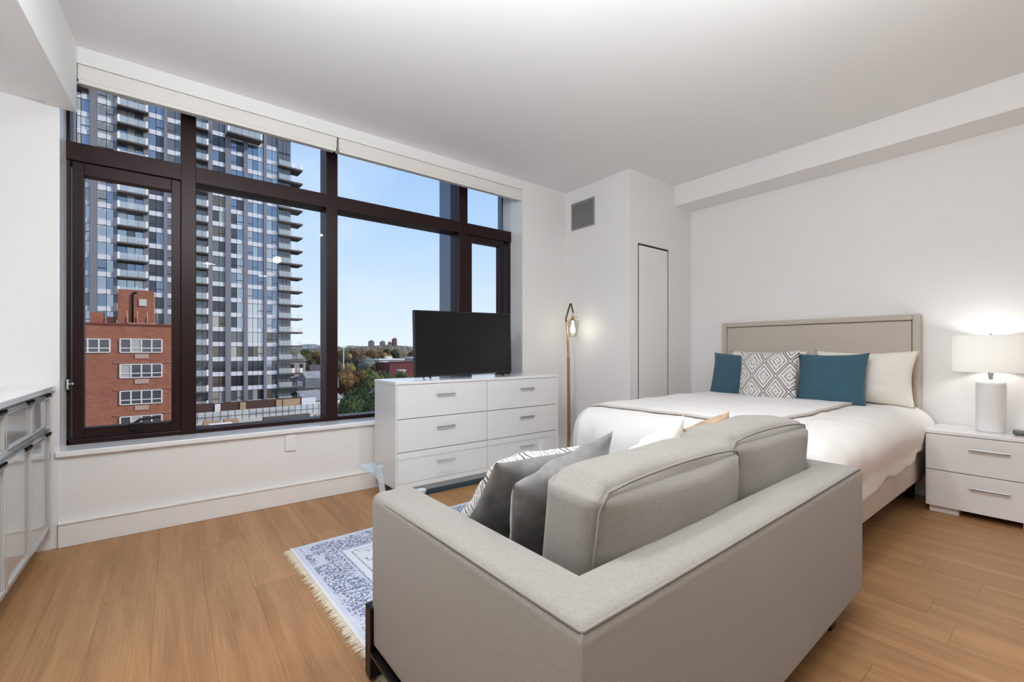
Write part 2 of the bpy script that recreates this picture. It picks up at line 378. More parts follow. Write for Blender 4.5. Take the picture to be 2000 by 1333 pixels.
fr('outer_fin', (.055, .127, F1+.065, F1+.12, .4, 3.2), m=M_fin); fr('outer_fin', (.98, 1.055, F1+.065, F1+.10, .4, 3.2), m=M_fin)
fr('outer_fin', (2.20, 2.28, F1+.07, F1+.30, .4, 3.2), m=M_fin); fr('outer_fin', (2.815, 2.90, F1+.045, F1+.12, .4, 3.2), m=M_fin)
def sash(x0, x1, z0, z1, fx, fz0, fz1):
    bm = bmesh.new()
    for d in ((x0, x0+fx, z0, z1), (x1-fx, x1, z0, z1), (x0+fx, x1-fx, z0, z0+fz0), (x0+fx, x1-fx, z1-fz1, z1)):
        box(bm, d[0], d[1], F0-.006, F0+.065, d[2], d[3], .003)
    return obj('sash', bm, M_frame, win)
sl = sash(-.468, .049, ZB+.004, ZT0-.004, .05, .062, .075); sr = sash(2.288, 2.735, ZB+.004, ZT0-.004, .054, .062, .06)
def pane(x0, x1, z0, z1, parent=win, y=F0+.045): return bxo('glass_pane', (x0, x1, y, y+.008, z0, z1), M_glass, parent)
pane(-.478, .049, ZT1, 2.775); pane(.133, .974, ZT1, 2.775); pane(1.061, 2.195, ZT1, 2.775); pane(2.288, 2.80, ZT1, 2.775)
pane(.133, .974, ZB, ZT0); pane(1.061, 2.195, ZB, ZT0)
pane(-.42, 0, .63, 2.165, sl, F0+.03); pane(2.34, 2.682, .63, 2.18, sr, F0+.03)
bm = bmesh.new()                                                     # crank on the left sash, at the bottom rail
box(bm, -.21, -.14, F0-.04, F0-.006, .60, .645, .006); tube(bm, [(-.19, F0-.03, .635), (-.16, F0-.035, .662), (-.06, F0-.035, .672)], .008, 8)
obj('crank_handle', bm, M_dark, sl)
bm = bmesh.new(); box(bm, -.489, -.478, F0-.05, F0-.002, .87, .93, .004); tube(bm, [(-.483, F0-.03, .9), (-.46, F0-.06, .905)], .006, 8)
obj('latch', bm, M_chrome, win)
bm = bmesh.new(); box(bm, WX0-.012, WX1, W-.02, F0, .505, .536, .005); obj('sill', bm, M_whitetop, win)
M_daylit = mat('daylit_white', (.90, .90, .90), .28, coat=.3)  # whiter, glossier liners added over the reveals to imitate the daylight on them
bxo('daylit_liner', (WX0, WX0+.004, W-.0015, F0, .536, 2.735), M_daylit, win); bxo('daylit_liner', (WX1-.004, WX1, W-.0015, F0, .536, 2.735), M_daylit, win)
for k, (x0, x1, nm) in enumerate(((WX0+.073, 1.003, 'left'), (1.018, WX1-.006, 'right'))):
    bl = thing('roller_blind', 'white rolled-up roller blind in a slim cassette over the %s half of the window' % nm, 'blind', ((x0+x1)/2, W+.05, 2.625), group='roller blinds')
    w = (x1-x0)/2
    bm = bmesh.new(); box(bm, -w, w, -.045, .06, .022, .108, .006); obj('cassette', bm, M_blind, bl)
    bm = bmesh.new(); box(bm, -w+.004, w-.004, -.042, -.030, 0, .024, .004); obj('hem_bar', bm, M_blind, bl)

# outlets and vent
def outlet(x, y, z, label, face='y'):
    t = thing('wall_outlet', label, 'outlet', (x, y, z))
    bm = bmesh.new(); box(bm, -.036, .036, -.006, 0, -.058, .058, .002); obj('cover_plate', bm, M_trim, t)
    for s in (-.026, .026):
        bm = bmesh.new(); box(bm, -.017, .017, -.008, -.0055, s-.014, s+.014, .001); obj('socket', bm, M_trim, t)
outlet(.68, W, .437, 'white wall outlet in the low wall under the window')
vent = thing('air_vent', 'grey louvred air vent high on the boxed-out corner', 'vent', (XB, 3.241, 2.54))
bm = bmesh.new()
for d in ((-.165, .165, -.145, -.132), (-.165, .165, .132, .145), (-.165, -.154, -.132, .132), (.154, .165, -.132, .132)):
    box(bm, -.012, 0, d[0], d[1], d[2], d[3], .002)
M_ventm = mat('vent_grey', (.38, .37, .36), .5, .3)
obj('vent_frame', bm, M_ventm, vent)
bxo('backing', (-.003, .0, -.155, .155, -.133, .133), mat('vent_backing', (.08, .08, .08), .8), vent)
for k in range(13):
    bm = bmesh.new(); z = -.121 + k*.0202
    vs = [bm.verts.new(p) for p in ((-.010, -.154, z-.005), (-.010, .154, z-.005), (-.003, .154, z+.008), (-.003, -.154, z+.008), (-.0115, -.154, z-.003), (-.0115, .154, z-.003), (-.0045, .154, z+.010), (-.0045, -.154, z+.010))]
    for q in ((0,3,2,1),(4,5,6,7),(0,1,5,4),(1,2,6,5),(2,3,7,6),(3,0,4,7)): bm.faces.new([vs[i] for i in q])
    obj('slat', bm, M_ventm, vent)
# out of frame: ceiling lights behind the camera, added fill lights over the sofa
for k, (x, y, p) in enumerate(CEILING_AND_FILL_LIGHTS):
    t = thing('ceiling_or_fill_light', 'small round ceiling light ' + ('near the back wall on the cabinet side', 'against the back wall', 'added as fill over the window end of the rug', 'added as fill over the right sofa arm')[k], 'ceiling light', (x, y, CEIL), group='ceiling lights')
    bm = bmesh.new(); lathe(bm, [(.12, -.05), (.12, 0)], 32); obj('housing', bm, M_trim, t)
M_globe = glass_mat('globe_glass', (.97, .97, .97), 1.2)
for k, (x, y, p) in enumerate(FILL_GLOBES):
    t = thing('fill_globe', 'clear globe fill light, unseen and added, hanging ' + ('added as fill over the window end of the rug', 'over the middle of the sofa', 'added as fill over the right sofa arm')[k], 'pendant lamp', (x, y, 2.36), group='added fill globes over the sofa')
    bm = bmesh.new(); tube(bm, [(0, 0, .13), (0, 0, CEIL-2.36-.02)], .004, 8); obj('cord', bm, M_dark, t)
    bm = bmesh.new(); lathe(bm, [(.05, CEIL-2.36-.02), (.05, CEIL-2.36)], 24); obj('ceiling_cup', bm, M_trim, t)
    bm = bmesh.new(); lathe(bm, [(.13*math.sin(a*PI/16), -.13*math.cos(a*PI/16)) for a in range(1, 16)], 24); obj('globe', bm, M_globe, t, smooth=True)

# ------------------------------------------------------------------ kitchen cabinets on the left
CX = -.52
M_cabpull = mat('dark_pull', (.03, .03, .032), .3, .8)
def cabinet(y0, y1, label, filler=False):
    t = thing('base_cabinet', label, 'cabinet', (CX, (y0+y1)/2, 0), group='grey kitchen base cabinets')
    h = (y1-y0)/2
    bm = bmesh.new(); box(bm, LEFT-CX+.003, -.022, -h, h, .10, .875); box(bm, LEFT-CX+.003, -.075, -h, h, 0, .10); obj('body', bm, M_cab, t)
    def shaker(nm, a, b, z0, z1):
        bm = bmesh.new(); fw = .022
        for d in ((a, b, z0, z0+fw), (a, b, z1-fw, z1), (a, a+fw, z0+fw, z1-fw), (b-fw, b, z0+fw, z1-fw)):
            box(bm, -.021, 0, d[0], d[1], d[2], d[3], .002)
        box(bm, -.0205, -.010, a+fw-.002, b-fw+.002, z0+fw-.002, z1-fw+.002)
        o = obj(nm, bm, M_cab, t)
        bm = bmesh.new(); box(bm, -.004, .007, b-.115, b-.012, z1-.002, z1+.006, .001); box(bm, .003, .007, b-.115, b-.012, z1-.012, z1+.006, .001)
        obj('edge_pull', bm, M_cabpull, o)
    e = h-.036 if filler else h
    if filler: bxo('filler_strip', (-.021, -.004, e+.002, h, .10, .875), M_cab, t)
    return t, shaker, h, e
t, sh, h, e = cabinet(2.62, 3.468, 'grey lacquered two-door base cabinet nearest the window wall', True)
sh('drawer', .440-.422+.0, e-.003, .682, .862); sh('drawer', -h+.003, .012, .682, .862)
sh('door', -.022, e-.003, .132, .655); sh('door', -h+.003, -.028, .132, .655)
t, sh, h, e = cabinet(1.80, 2.617, 'grey lacquered base cabinet second from the window wall')
sh('drawer', -h+.003, h-.003, .682, .862); sh('door', .003, h-.003, .132, .655); sh('door', -h+.003, -.003, .132, .655)
bm = bmesh.new(); box(bm, LEFT+.003, CX+.012, 1.80, W-.003, .878, .906, .003)
tag(obj('countertop', bm, M_whitetop), 'white countertop along the left wall over the grey cabinets', 'countertop')

# ------------------------------------------------------------------ dresser and TV
dr = thing('dresser', 'long glossy white six-drawer dresser under the television', 'dresser', (2.08, 3.03, 0))
w2, dd = .802, .415
bm = bmesh.new(); box(bm, -w2, w2, .02, dd, .09, .85, .003); obj('carcass', bm, M_white, dr)
bm = bmesh.new(); box(bm, -w2-.004, w2+.004, -.004, dd+.004, .85, .872, .003); obj('top', bm, M_whitetop, dr)
bm = bmesh.new(); box(bm, -w2, w2, 0, .02, .09, .125, .002); box(bm, -w2, -w2+.012, 0, .02, .125, .85, .001); box(bm, w2-.024, w2, 0, .02, .125, .85, .001); obj('front_rail', bm, M_white, dr)
bm = bmesh.new(); box(bm, -w2+.05, w2-.05, .03, dd-.05, 0, .09, .002); obj('under_block', bm, mat('dark_teal_block', (.018, .045, .065), .5), dr)  # recessed dark teal block filling the space under the dresser
bxo('gap_panel', (-w2+.012, w2-.024, .014, .0205, .125, .849), M_gap, dr)
for c, (xa, xb) in enumerate(((-w2+.014, -.008), (-.004, w2-.026))):
    for r_, (za, zb) in enumerate(((.128, .352), (.357, .595), (.600, .847))):
        bm = bmesh.new(); box(bm, xa, xb, -.001, .016, za, zb, .0015); d_ = obj('drawer', bm, M_white, dr)
        xm = (xa+xb)/2 + (.0 if c == 0 else .03); zm = (.257, .516, .765)[r_]
        bm = bmesh.new(); box(bm, xm-.08, xm+.08, -.026, -.018, zm-.005, zm+.005, .002)
        for s in (-.065, .065): box(bm, xm+s-.004, xm+s+.004, -.02, 0, zm-.004, zm+.004)
        obj('handle', bm, M_steel, d_)
tv = thing('television', 'black flat screen television standing on the white dresser', 'television', (1.993, 3.22, .872))
TR = math.radians(-1.1)
tvb = bmesh.new(); box(tvb, -.476, .476, -.01, .03, .022, .556, .004)
o = obj('casing', tvb, mat('tv_casing', (.012, .012, .013), .35), tv, rot=(0, TR, 0)); 
def screen_mat():
    m = mat('tv_screen', (.006, .0065, .008), .2, 0, .3); return m
bm = bmesh.new(); box(bm, -.468, .468, -.0125, -.0095, .036, .548, .0008); obj('screen', bm, screen_mat(), tv, rot=(0, TR, 0))
bm = bmesh.new(); box(bm, -.25, .25, .03, .075, .10, .42, .02); obj('back_housing', bm, M_dark, tv, rot=(0, TR, 0))
for s in (-1, 1):
    bm = bmesh.new(); tube(bm, [(s*.36, -.045, .0065), (s*.36, .01, .03), (s*.36, .09, .0065)], .006, 8); obj('foot', bm, M_dark, tv)

# ------------------------------------------------------------------ floor lamp
fl = thing('floor_lamp', 'slim brass floor lamp with a glass shade in the corner beside the dresser', 'floor lamp', (3.22, 3.22, 0))
bm = bmesh.new(); lathe(bm, [(.13, 0), (.13, .016), (.12, .022), (.02, .03)], 32); obj('base', bm, M_copper, fl, smooth=True, auto=40)
bm = bmesh.new(); tube(bm, [(0, 0, .028), (-.012, 0, 1.03)], .018, 14, r_end=.015); obj('pole', bm, M_copper, fl, smooth=True, auto=50)
bm = bmesh.new(); tube(bm, [(-.012, 0, 1.03), (-.02, 0, 1.20)], .013, 12); tube(bm, [(-.02, 0, 1.19), (-.03, 0, 1.30), (-.045, 0, 1.40)], .007, 10); obj('upper_pole', bm, M_brass, fl, smooth=True, auto=50)
bm = bmesh.new(); tube(bm, [(-.045, 0, 1.39), (-.048, 0, 1.42), (.012, 0, 1.575), (.02, 0, 1.58), (.028, 0, 1.572), (.055, 0, 1.49)], .008, 8); obj('hook_arm', bm, mat('dark_bronze_arm', (.12, .06, .035), .35, .8), fl, smooth=True, auto=60)
bm = bmesh.new(); tube(bm, [(.054, 0, 1.495), (.05, 0, 1.46)], .004, 8); lathe(bm, [(.014, 1.435), (.014, 1.46)], 16, .05, 0); lathe(bm, [(.036, 1.405), (.02, 1.425), (.014, 1.44)], 20, .05, 0); tube(bm, [(.05, 0, 1.442), (.118, 0, 1.442)], .004, 8); obj('socket_cap', bm, M_brass, fl, smooth=True, auto=40)
bm = bmesh.new(); lathe(bm, [(.072, 1.408), (.070, 1.404), (.050, 1.24), (.047, 1.24), (.067, 1.404)], 32, .05, 0, cap=False); lathe(bm, [(.072, 1.408), (.036, 1.408)], 32, .05, 0, cap=False)
obj('glass_shade', bm, glass_mat('lamp_glass', (.90, .90, .87), 1.6), fl, smooth=True, auto=40)
M_bulb = mat('bulb_glow', (1, 1, 1), .4, emit=(1, .93, .80), estr=9)
bm = bmesh.new(); lathe(bm, [(.001, 1.275), (.018, 1.282), (.026, 1.305), (.022, 1.335), (.012, 1.36), (.012, 1.405)], 20, .05, 0); obj('bulb', bm, M_bulb, fl, smooth=True)
lamp('floor_lamp_light', 'POINT', (3.24, 3.14, 1.30), .55, (1, .92, .82), .06)

# ------------------------------------------------------------------ cushions and pillows
def pillow_bm(w, h, t, n=22, pinch=.06, seed=0, wrinkle=.006, sharp=.55):
    bm = bmesh.new(); off = Vector((seed*7.3, seed*3.1, seed*1.7)); sides = []
    for s in (-1, 1):
        g = []
        for j in range(n+1):
            row = []
            for i in range(n+1):
                u = -math.cos(PI*i/n); v = -math.cos(PI*j/n)
                u = u*.55 + (2*i/n-1)*.45; v = v*.55 + (2*j/n-1)*.45
                x = u*w/2*(1-pinch*(1-v*v)); z = v*h/2*(1-pinch*(1-u*u))
                th = ((1-abs(u)**2.6)*(1-abs(v)**2.6))
                y = s*t/2*max(th, 0)**sharp
                if th > 1e-4:
                    k = noise.noise(Vector((x*9, z*9, s*3))+off)*wrinkle*2 + noise.noise(Vector((x*22, z*22, s*5))+off)*wrinkle
                    y += s*k*min(1, th*4)
                e_ = noise.noise(Vector((x*6, z*6, 9))+off)*wrinkle*.8
                row.append(bm.verts.new((x+e_, y, z+e_)))
            g.append(row)
        sides.append(g)
    A, B = sides
    for j in range(n):
        for i in range(n):
            f = bm.faces.new((A[j][i], A[j][i+1], A[j+1][i+1], A[j+1][i])); f.material_index = 0
            f = bm.faces.new((B[j][i], B[j+1][i], B[j+1][i+1], B[j][i+1])); f.material_index = 1
    bmesh.ops.remove_doubles(bm, verts=bm.verts, dist=1e-5)
    return bm
def pillow(name, w, h, t, m, loc, rot, label, cat='cushion', m2=None, group=None, sharp=.55, **k):
    o = obj(name, pillow_bm(w, h, t, sharp=sharp, **k), m, loc=loc, smooth=True)
    if m2: o.data.materials.append(m2)
    o.rotation_mode = 'XYZ'; o.rotation_euler = rot
    return tag(o, label, cat, group)

# ------------------------------------------------------------------ the bed
bed = thing('bed', 'double bed with a beige upholstered headboard and side rail', 'bed', (3.4, 1.507, 0))
BX, BY = 3.4, 1.507
def bl(x0, x1, y0, y1, z0, z1): return (x0-BX, x1-BX, y0-BY, y1-BY, z0, z1)
hb = bmesh.new(); d = .045
for q in ((.755, .755+d, .12, 1.376), (2.258-d, 2.258, .12, 1.376), (.755+d, 2.258-d, 1.376-d, 1.376)):
    box(hb, *bl(4.435, 4.512, q[0], q[1], q[2], q[3]), bev=.008)
hbo = obj('headboard', hb, M_head, bed, smooth=True, auto=45)
bm = bmesh.new(); box(bm, *bl(4.443, 4.505, .755+d+.004, 2.258-d-.004, .2, 1.376-d-.004), bev=.008); obj('headboard_panel', bm, M_head, hbo, smooth=True, auto=45)
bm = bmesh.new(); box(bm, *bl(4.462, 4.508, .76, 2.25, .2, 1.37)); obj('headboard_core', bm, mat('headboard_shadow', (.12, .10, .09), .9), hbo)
bm = bmesh.new(); box(bm, *bl(2.36, 4.434, .725, .775, .17, .37), bev=.012); obj('side_rail', bm, M_rail, bed, smooth=True, auto=45)
bm = bmesh.new(); box(bm, *bl(2.36, 4.434, 2.245, 2.29, .17, .37), bev=.012); obj('side_rail', bm, M_rail, bed, smooth=True, auto=45)
bm = bmesh.new(); box(bm, *bl(2.31, 2.36, .725, 2.29, .17, .37), bev=.012); obj('foot_rail', bm, M_rail, bed, smooth=True, auto=45)
bxo('slat_base', bl(2.36, 4.434, .775, 2.245, .24, .30), M_dark, bed)
for x_, y_ in ((2.39, .77), (2.39, 2.24), (4.38, .80), (4.38, 2.21)):
    bm = bmesh.new(); lathe(bm, [(.022, 0), (.03, .17)], 14, x_-BX, y_-BY); obj('leg', bm, M_dark, bed, smooth=True, auto=40)
bm = bmesh.new(); box(bm, 2.42, 4.425, .80, 2.22, .302, .655, .05, 4)
tag(obj('mattress', bm, M_cream, smooth=True), 'thick white mattress under the duvet on the bed', 'mattress')
TOPZ = .688
def fold(s, r):
    """s = cloth length past the edge (negative: still on top); returns (outward travel, drop)"""
    if s <= 0: return 0, 0
    Lq = r*PI/2
    if s < Lq: th = s/r; return r*math.sin(th), r*(1-math.cos(th))
    return r, r + (s-Lq)
FX, NY, FY = 2.47, .85, 2.20     # where the top starts to turn down: foot, near side, far side
RF, RN, RFAR = .20, .165, .11
def drape(cx, cy, lift=0):
    sa = FX-cx; ob, db = 0, 0; x = cx; y = cy
    oa, da = fold(sa, RF)
    if sa > 0: x = FX-oa
    if cy < NY: ob, db = fold(NY-cy, RN); y = NY-ob
    elif cy > FY: ob, db = fold(cy-FY, RFAR); y = FY+ob
    if oa and ob:
        k = min(oa/RF, ob/(RN if cy < NY else RFAR)); x += .05*k; y += (.05 if cy < NY else -.035)*k
    drop = (da**3+db**3)**(1/3)
    z = TOPZ - drop
    v = Vector((x*3.1, y*3.1, z*2))
    z += .010*noise.noise(v) + .004*noise.noise(v*3.3)
    hang = min(1, drop/.25)
    y += (-1 if cy < NY else 1)*hang*(.007*math.sin(x*9)+.008*noise.noise(v*2.5)) if db else 0
    x += hang*.018*math.sin(y*12+1) if da else 0
    if db and cy < NY: y += .02*max(0, math.sin(hang*PI))*-1
    return Vector((x, y, z+lift))
def cloth(cx0, cx1, cy0, cy1, nx, ny, lift=0, hemf=None):
    bm = bmesh.new(); g = []
    for i in range(nx+1):
        row = []
        for j in range(ny+1):
            cx = cx0+(cx1-cx0)*i/nx; cy = cy0+(cy1-cy0)*j/ny
            if hemf: cy = hemf(cx, cy)
            p = drape(cx, cy, lift)
            p += Vector((noise.noise(p*14), noise.noise(p*14+Vector((9, 0, 0))), noise.noise(p*14+Vector((0, 9, 0)))))*.004
            row.append(bm.verts.new(p))
        g.append(row)
    for i in range(nx):
        for j in range(ny): bm.faces.new((g[i][j], g[i+1][j], g[i+1][j+1], g[i][j+1]))
    return bm
def hem(cx, cy):
    if cy < NY:
        k = (NY-cy)/.45
        return NY - (NY-cy)*(1 + .035*math.sin(cx*5.5+.5)*k + .02*math.sin(cx*17)*k - .13*k*max(0, (cx-2.9)))
    return cy
du = obj('duvet', cloth(FX-.62, 4.40, NY-.45, FY+.40, 90, 110, hemf=hem), M_duvet, smooth=True)
md = du.modifiers.new('thick', 'SOLIDIFY'); md.thickness = .022; md.offset = -1
tag(du, 'white cotton duvet spread over the bed and hanging over its near side', 'duvet')
cv = obj('coverlet', cloth(2.50, 4.36, 1.075, FY+.075, 60, 50, lift=.016), M_cover, smooth=True)
md = cv.modifiers.new('thick', 'SOLIDIFY'); md.thickness = .012; md.offset = 0
tag(cv, 'white coverlet with a taupe edge laid over the middle of the duvet', 'coverlet')
bm = bmesh.new()
pth = [drape(4.36-1.86*k/40, 1.072, .014) for k in range(41)] + [drape(2.497, 1.072+(FY+.078-1.072)*k/30, .014) for k in range(1, 31)] + [drape(2.497+1.863*k/40, FY+.078, .014) for k in range(1, 41)]
tube(bm, pth, .010, 6); obj('hem_band', bm, M_hem, cv, smooth=True)

RZ = -PI/2
def bedp(name, w, h, t, m, x, y, z, lean, roll, label, cat='cushion', yaw=0, **k):
    return pillow(name, w, h, t, m, (x, y, z), (-math.radians(lean), math.radians(roll), RZ+math.radians(yaw)), label, cat, **k)
bedp('pillow', .66, .43, .20, M_cream, 4.30, 1.075, .89, 14, 0, 'cream sleeping pillow at the right end of the headboard', 'pillow', seed=1, pinch=.10)
bedp('pillow', .66, .42, .13, M_cream, 4.345, 1.80, .885, 8, 0, 'cream sleeping pillow mostly hidden behind the patterned cushion', 'pillow', seed=2, pinch=.05)
bedp('cushion', .48, .44, .15, M_teal, 4.11, 1.225, .865, 14, -1, 'plain teal cushion right of the patterned one on the bed', seed=3, pinch=.085, sharp=.5)
bedp('cushion', .48, .43, .15, M_teal, 4.16, 1.98, .865, 13, 1.5, 'plain teal cushion left of the patterned one on the bed', seed=4, pinch=.085, sharp=.5)
pc = bedp('cushion', .475, .455, .15, M_diamond, 4.03, 1.66, .872, 13, -2, 'white cushion with a dark diamond weave between two teal cushions', seed=5, pinch=.075, m2=M_cream, sharp=.5)

# ------------------------------------------------------------------ nightstand, table lamp, small device
ns = thing('nightstand', 'glossy white two-drawer nightstand right of the bed', 'nightstand', (4.30, .372, 0))
bm = bmesh.new(); box(bm, -.165, .195, -.298, .298, .055, .535, .002); obj('body', bm, M_white, ns)
bm = bmesh.new(); box(bm, -.185, .198, -.302, .302, .535, .56, .003); obj('top', bm, M_whitetop, ns)
bxo('gap_panel', (-.1665, -.164, -.296, .296, .057, .533), M_gap, ns)
for za, zb, zm in ((.045, .287, .205), (.292, .531, .455)):
    bm = bmesh.new(); box(bm, -.185, -.166, -.300, .300, za, zb, .0015); q = obj('drawer', bm, M_white, ns)
    bm = bmesh.new(); box(bm, -.212, -.203, -.09, .09, zm-.005, zm+.005, .002)
    for s in (-.07, .07): box(bm, -.205, -.185, s-.004, s+.004, zm-.004, zm+.004)
    obj('handle', bm, M_steel, q)
for s in (-1, 1):
    bm = bmesh.new(); box(bm, -.16, .18, min(s*.285, s*.14), max(s*.285, s*.14), 0, .055, .002); obj('foot_block', bm, M_white, ns)
tl = thing('table_lamp', 'white ceramic table lamp with a wide white drum shade on the nightstand', 'lamp', (4.325, .385, .56))
bm = bmesh.new(); prof = [(.066, 0), (.072, .006)]
for k in range(25): prof.append((.0715+.0003*math.cos(k*PI), .012+k*.0125))
prof += [(.070, .325), (.060, .338), (.040, .345), (.012, .347)]
lathe(bm, prof, 40); obj('base', bm, M_ceramic, tl, smooth=True, auto=60)
bm = bmesh.new(); lathe(bm, [(.010, .345), (.010, .375)], 16); lathe(bm, [(.014, .375), (.014, .44)], 16); obj('neck', bm, M_steel, tl, smooth=True, auto=40)
def shade_mat():
    m = bpy.data.materials.new('lamp_shade_cloth'); m.use_nodes = True; nt = m.node_tree; nt.nodes.clear()
    o = nt.nodes.new('ShaderNodeOutputMaterial'); mx = nt.nodes.new('ShaderNodeMixShader'); a = nt.nodes.new('ShaderNodeBsdfDiffuse'); t = nt.nodes.new('ShaderNodeBsdfTranslucent')
    a.inputs[0].default_value = (.9, .9, .89, 1); t.inputs[0].default_value = (.95, .95, .93, 1); mx.inputs[0].default_value = .66
    for q, i in ((a, 1), (t, 2)): nt.links.new(q.outputs[0], mx.inputs[i])
    nt.links.new(mx.outputs[0], o.inputs[0]); return m
bm = bmesh.new(); lathe(bm, [(.183, .397), (.183, .640), (.180, .640), (.180, .397), (.183, .397)], 56, cap=False)
sh_ = obj('lamp_shade', bm, shade_mat(), tl, smooth=True, auto=40)
bm = bmesh.new()
for k in range(3):
    a_ = k*2*PI/3; tube(bm, [(.012*math.cos(a_), .012*math.sin(a_), .44), (.181*math.cos(a_), .181*math.sin(a_), .63)], .002, 5)
lathe(bm, [(.001, .655), (.006, .652), (.006, .44)], 10); obj('harp', bm, M_steel, sh_)
bm = bmesh.new(); lathe(bm, [(.012, .44), (.014, .46), (.028, .50), (.026, .525), (.012, .54), (.001, .543)], 20); obj('bulb', bm, mat('table_bulb', (1, 1, 1), .4, emit=(1, .93, .82), estr=3), tl, smooth=True)
lamp('table_lamp_light', 'POINT', (4.325, .385, .56+.52), 5.4, (1, .985, .96), .05)
al = thing('alarm_clock', 'small dark grey rounded device at the right end of the nightstand', 'device', (4.285, .24, .56))
bm = bmesh.new(); box(bm, -.04, .04, -.075, .045, .002, .036, .014, 3); obj('case', bm, mat('dark_grey_plastic', (.10, .10, .10), .35), al, smooth=True, auto=50)
bm = bmesh.new(); box(bm, -.034, .034, -.068, .038, .034, .0375, .001); obj('top_panel', bm, M_steel, al)
bm = bmesh.new(); tube(bm, [(-.01, .045, .012), (-.005, .07, .006), (.03, .085, .004), (.10, .07, .004)], .003, 6); obj('cord', bm, M_trim, al, smooth=True)

# ------------------------------------------------------------------ rug
rug = thing('area_rug', 'faded blue and white patterned rug with cream fringe under the sofa and table', 'rug', (1.70, 1.905, 0), math.radians(2.5))
bm = bmesh.new(); box(bm, -1.15, 1.15, -.81, .81, .0005, .010, .003, 2); obj('pile', bm, rug_mat(), rug)
M_fringe = mat('cream_fringe', (.70, .62, .48), .95)
fr_rng = random.Random(5)
for s in (-1, 1):
    bm = bmesh.new()
    for k in range(330):
        y = -.80+1.60*k/329; L_ = fr_rng.uniform(.018, .046); q = fr_rng.uniform(-.012, .012)
        a0 = (s*1.148, y-.0022, .007); a1 = (s*1.148, y+.0022, .007); b0 = (s*(1.15+L_*.5), y+q*.5+.0022, .006); b1 = (s*(1.15+L_*.5), y+q*.5-.0022, .006); c0 = (s*(1.15+L_), y+q, .001)
        top = [bm.verts.new(p) for p in (a0, a1, b0, b1, c0)]
        low = [bm.verts.new((p[0], p[1], max(.0003, p[2]-.004))) for p in (a0, a1, b0, b1, c0)]
        for f in ((0, 1, 2, 3), (3, 2, 4)): bm.faces.new([top[i] for i in f]); bm.faces.new([low[i] for i in f][::-1])
        for i, j in ((1, 2), (2, 4), (4, 3), (3, 0)): bm.faces.new((top[i], low[i], low[j], top[j]))
    obj('fringe', bm, M_fringe, rug, kind='stuff')
    bm = bmesh.new(); box(bm, min(s*1.135, s*1.152), max(s*1.135, s*1.152), -.81, .81, .0006, .0112, .002, 1); obj('woven_edge', bm, mat('rug_edge', (.66, .65, .66), .95), rug)

# ------------------------------------------------------------------ coffee table
M_acry = mat('clear_acrylic', (.85, .87, .88), .1)
_nt = M_acry.node_tree; _t = _nt.nodes.new('ShaderNodeBsdfTransparent'); _m = _nt.nodes.new('ShaderNodeMixShader'); _m.inputs[0].default_value = .4
_nt.links.new(_t.outputs[0], _m.inputs[1]); _nt.links.new(_nt.nodes['Principled BSDF'].outputs[0], _m.inputs[2]); _nt.links.new(_m.outputs[0], _nt.nodes['Material Output'].inputs[0])
ct = thing('coffee_table', 'low glass topped coffee table with clear tapered legs in front of the dresser', 'coffee table', (1.56, 2.20, 0))
bm = bmesh.new(); box(bm, -.725, .725, -.32, .32, .438, .450, .002); obj('glass_top', bm, glass_mat('table_glass', (.955, .975, .972), 1.8), ct)
for sx in (-1, 1):
    for sy in (-1, 1):
        bm = bmesh.new(); tube(bm, [(sx*.56, sy*.25, .0), (sx*.62, sy*.27, .436)], .012, 12, r_end=.020); lathe(bm, [(.026, .430), (.026, .4375)], 16, sx*.62, sy*.27); obj('leg', bm, M_acry, ct, smooth=True, auto=40)

# ------------------------------------------------------------------ sofa
sofa = thing('sofa', 'grey-beige two-seat sofa seen from behind on the patterned rug', 'sofa', (.553, .522, 0), math.radians(1.3))
SL, SD, AH, AT, BT = 1.70, .955, .622, .155, .150
Z0 = .10
bm = bmesh.new(); prism(bm, [(0, 0), (AT, BT), (AT, SD), (0, SD)], Z0, AH, .030, 4, skip=(0,)); obj('arm', bm, M_sofa, sofa, smooth=True, auto=50)
bm = bmesh.new(); prism(bm, [(SL, 0), (SL, SD), (SL-AT, SD), (SL-AT, BT)], Z0, AH, .030, 4, skip=(3,)); obj('arm', bm, M_sofa, sofa, smooth=True, auto=50)
bm = bmesh.new(); prism(bm, [(0, 0), (SL, 0), (SL-AT, BT), (AT, BT)], Z0, AH, .030, 4, skip=(1, 3)); obj('backrest', bm, M_sofa, sofa, smooth=True, auto=50)
bm = bmesh.new(); box(bm, AT-.02, SL-AT+.02, BT-.02, SD-.02, Z0+.005, .285, .01); obj('seat_base', bm, M_sofa, sofa, smooth=True, auto=50)
bm = bmesh.new(); box(bm, AT+.004, SL-AT-.004, BT+.004, SD+.01, .288, .44, .035, 4); obj('seat_cushion', bm, M_sofa, sofa, smooth=True, auto=50)
bm = bmesh.new()
e_ = .007; zt = AH-.009
tube(bm, [(e_, SD-.03, zt-.01), (e_-.001, SD*.5, zt), (e_, e_+.004, zt), (e_+.004, e_, zt), (SL*.33, e_-.001, zt), (SL*.66, e_-.001, zt), (SL-e_-.004, e_, zt), (SL-e_, e_+.004, zt), (SL-e_, SD-.03, zt)], .0035, 6)
tube(bm, [(e_+.002, e_+.002, zt), (e_+.0015, e_+.0015, Z0+.03)], .0025, 6); tube(bm, [(SL-e_-.002, e_+.002, zt), (SL-e_-.002, e_+.002, Z0+.03)], .0025, 6)
obj('piping', bm, M_piping, sofa, smooth=True)
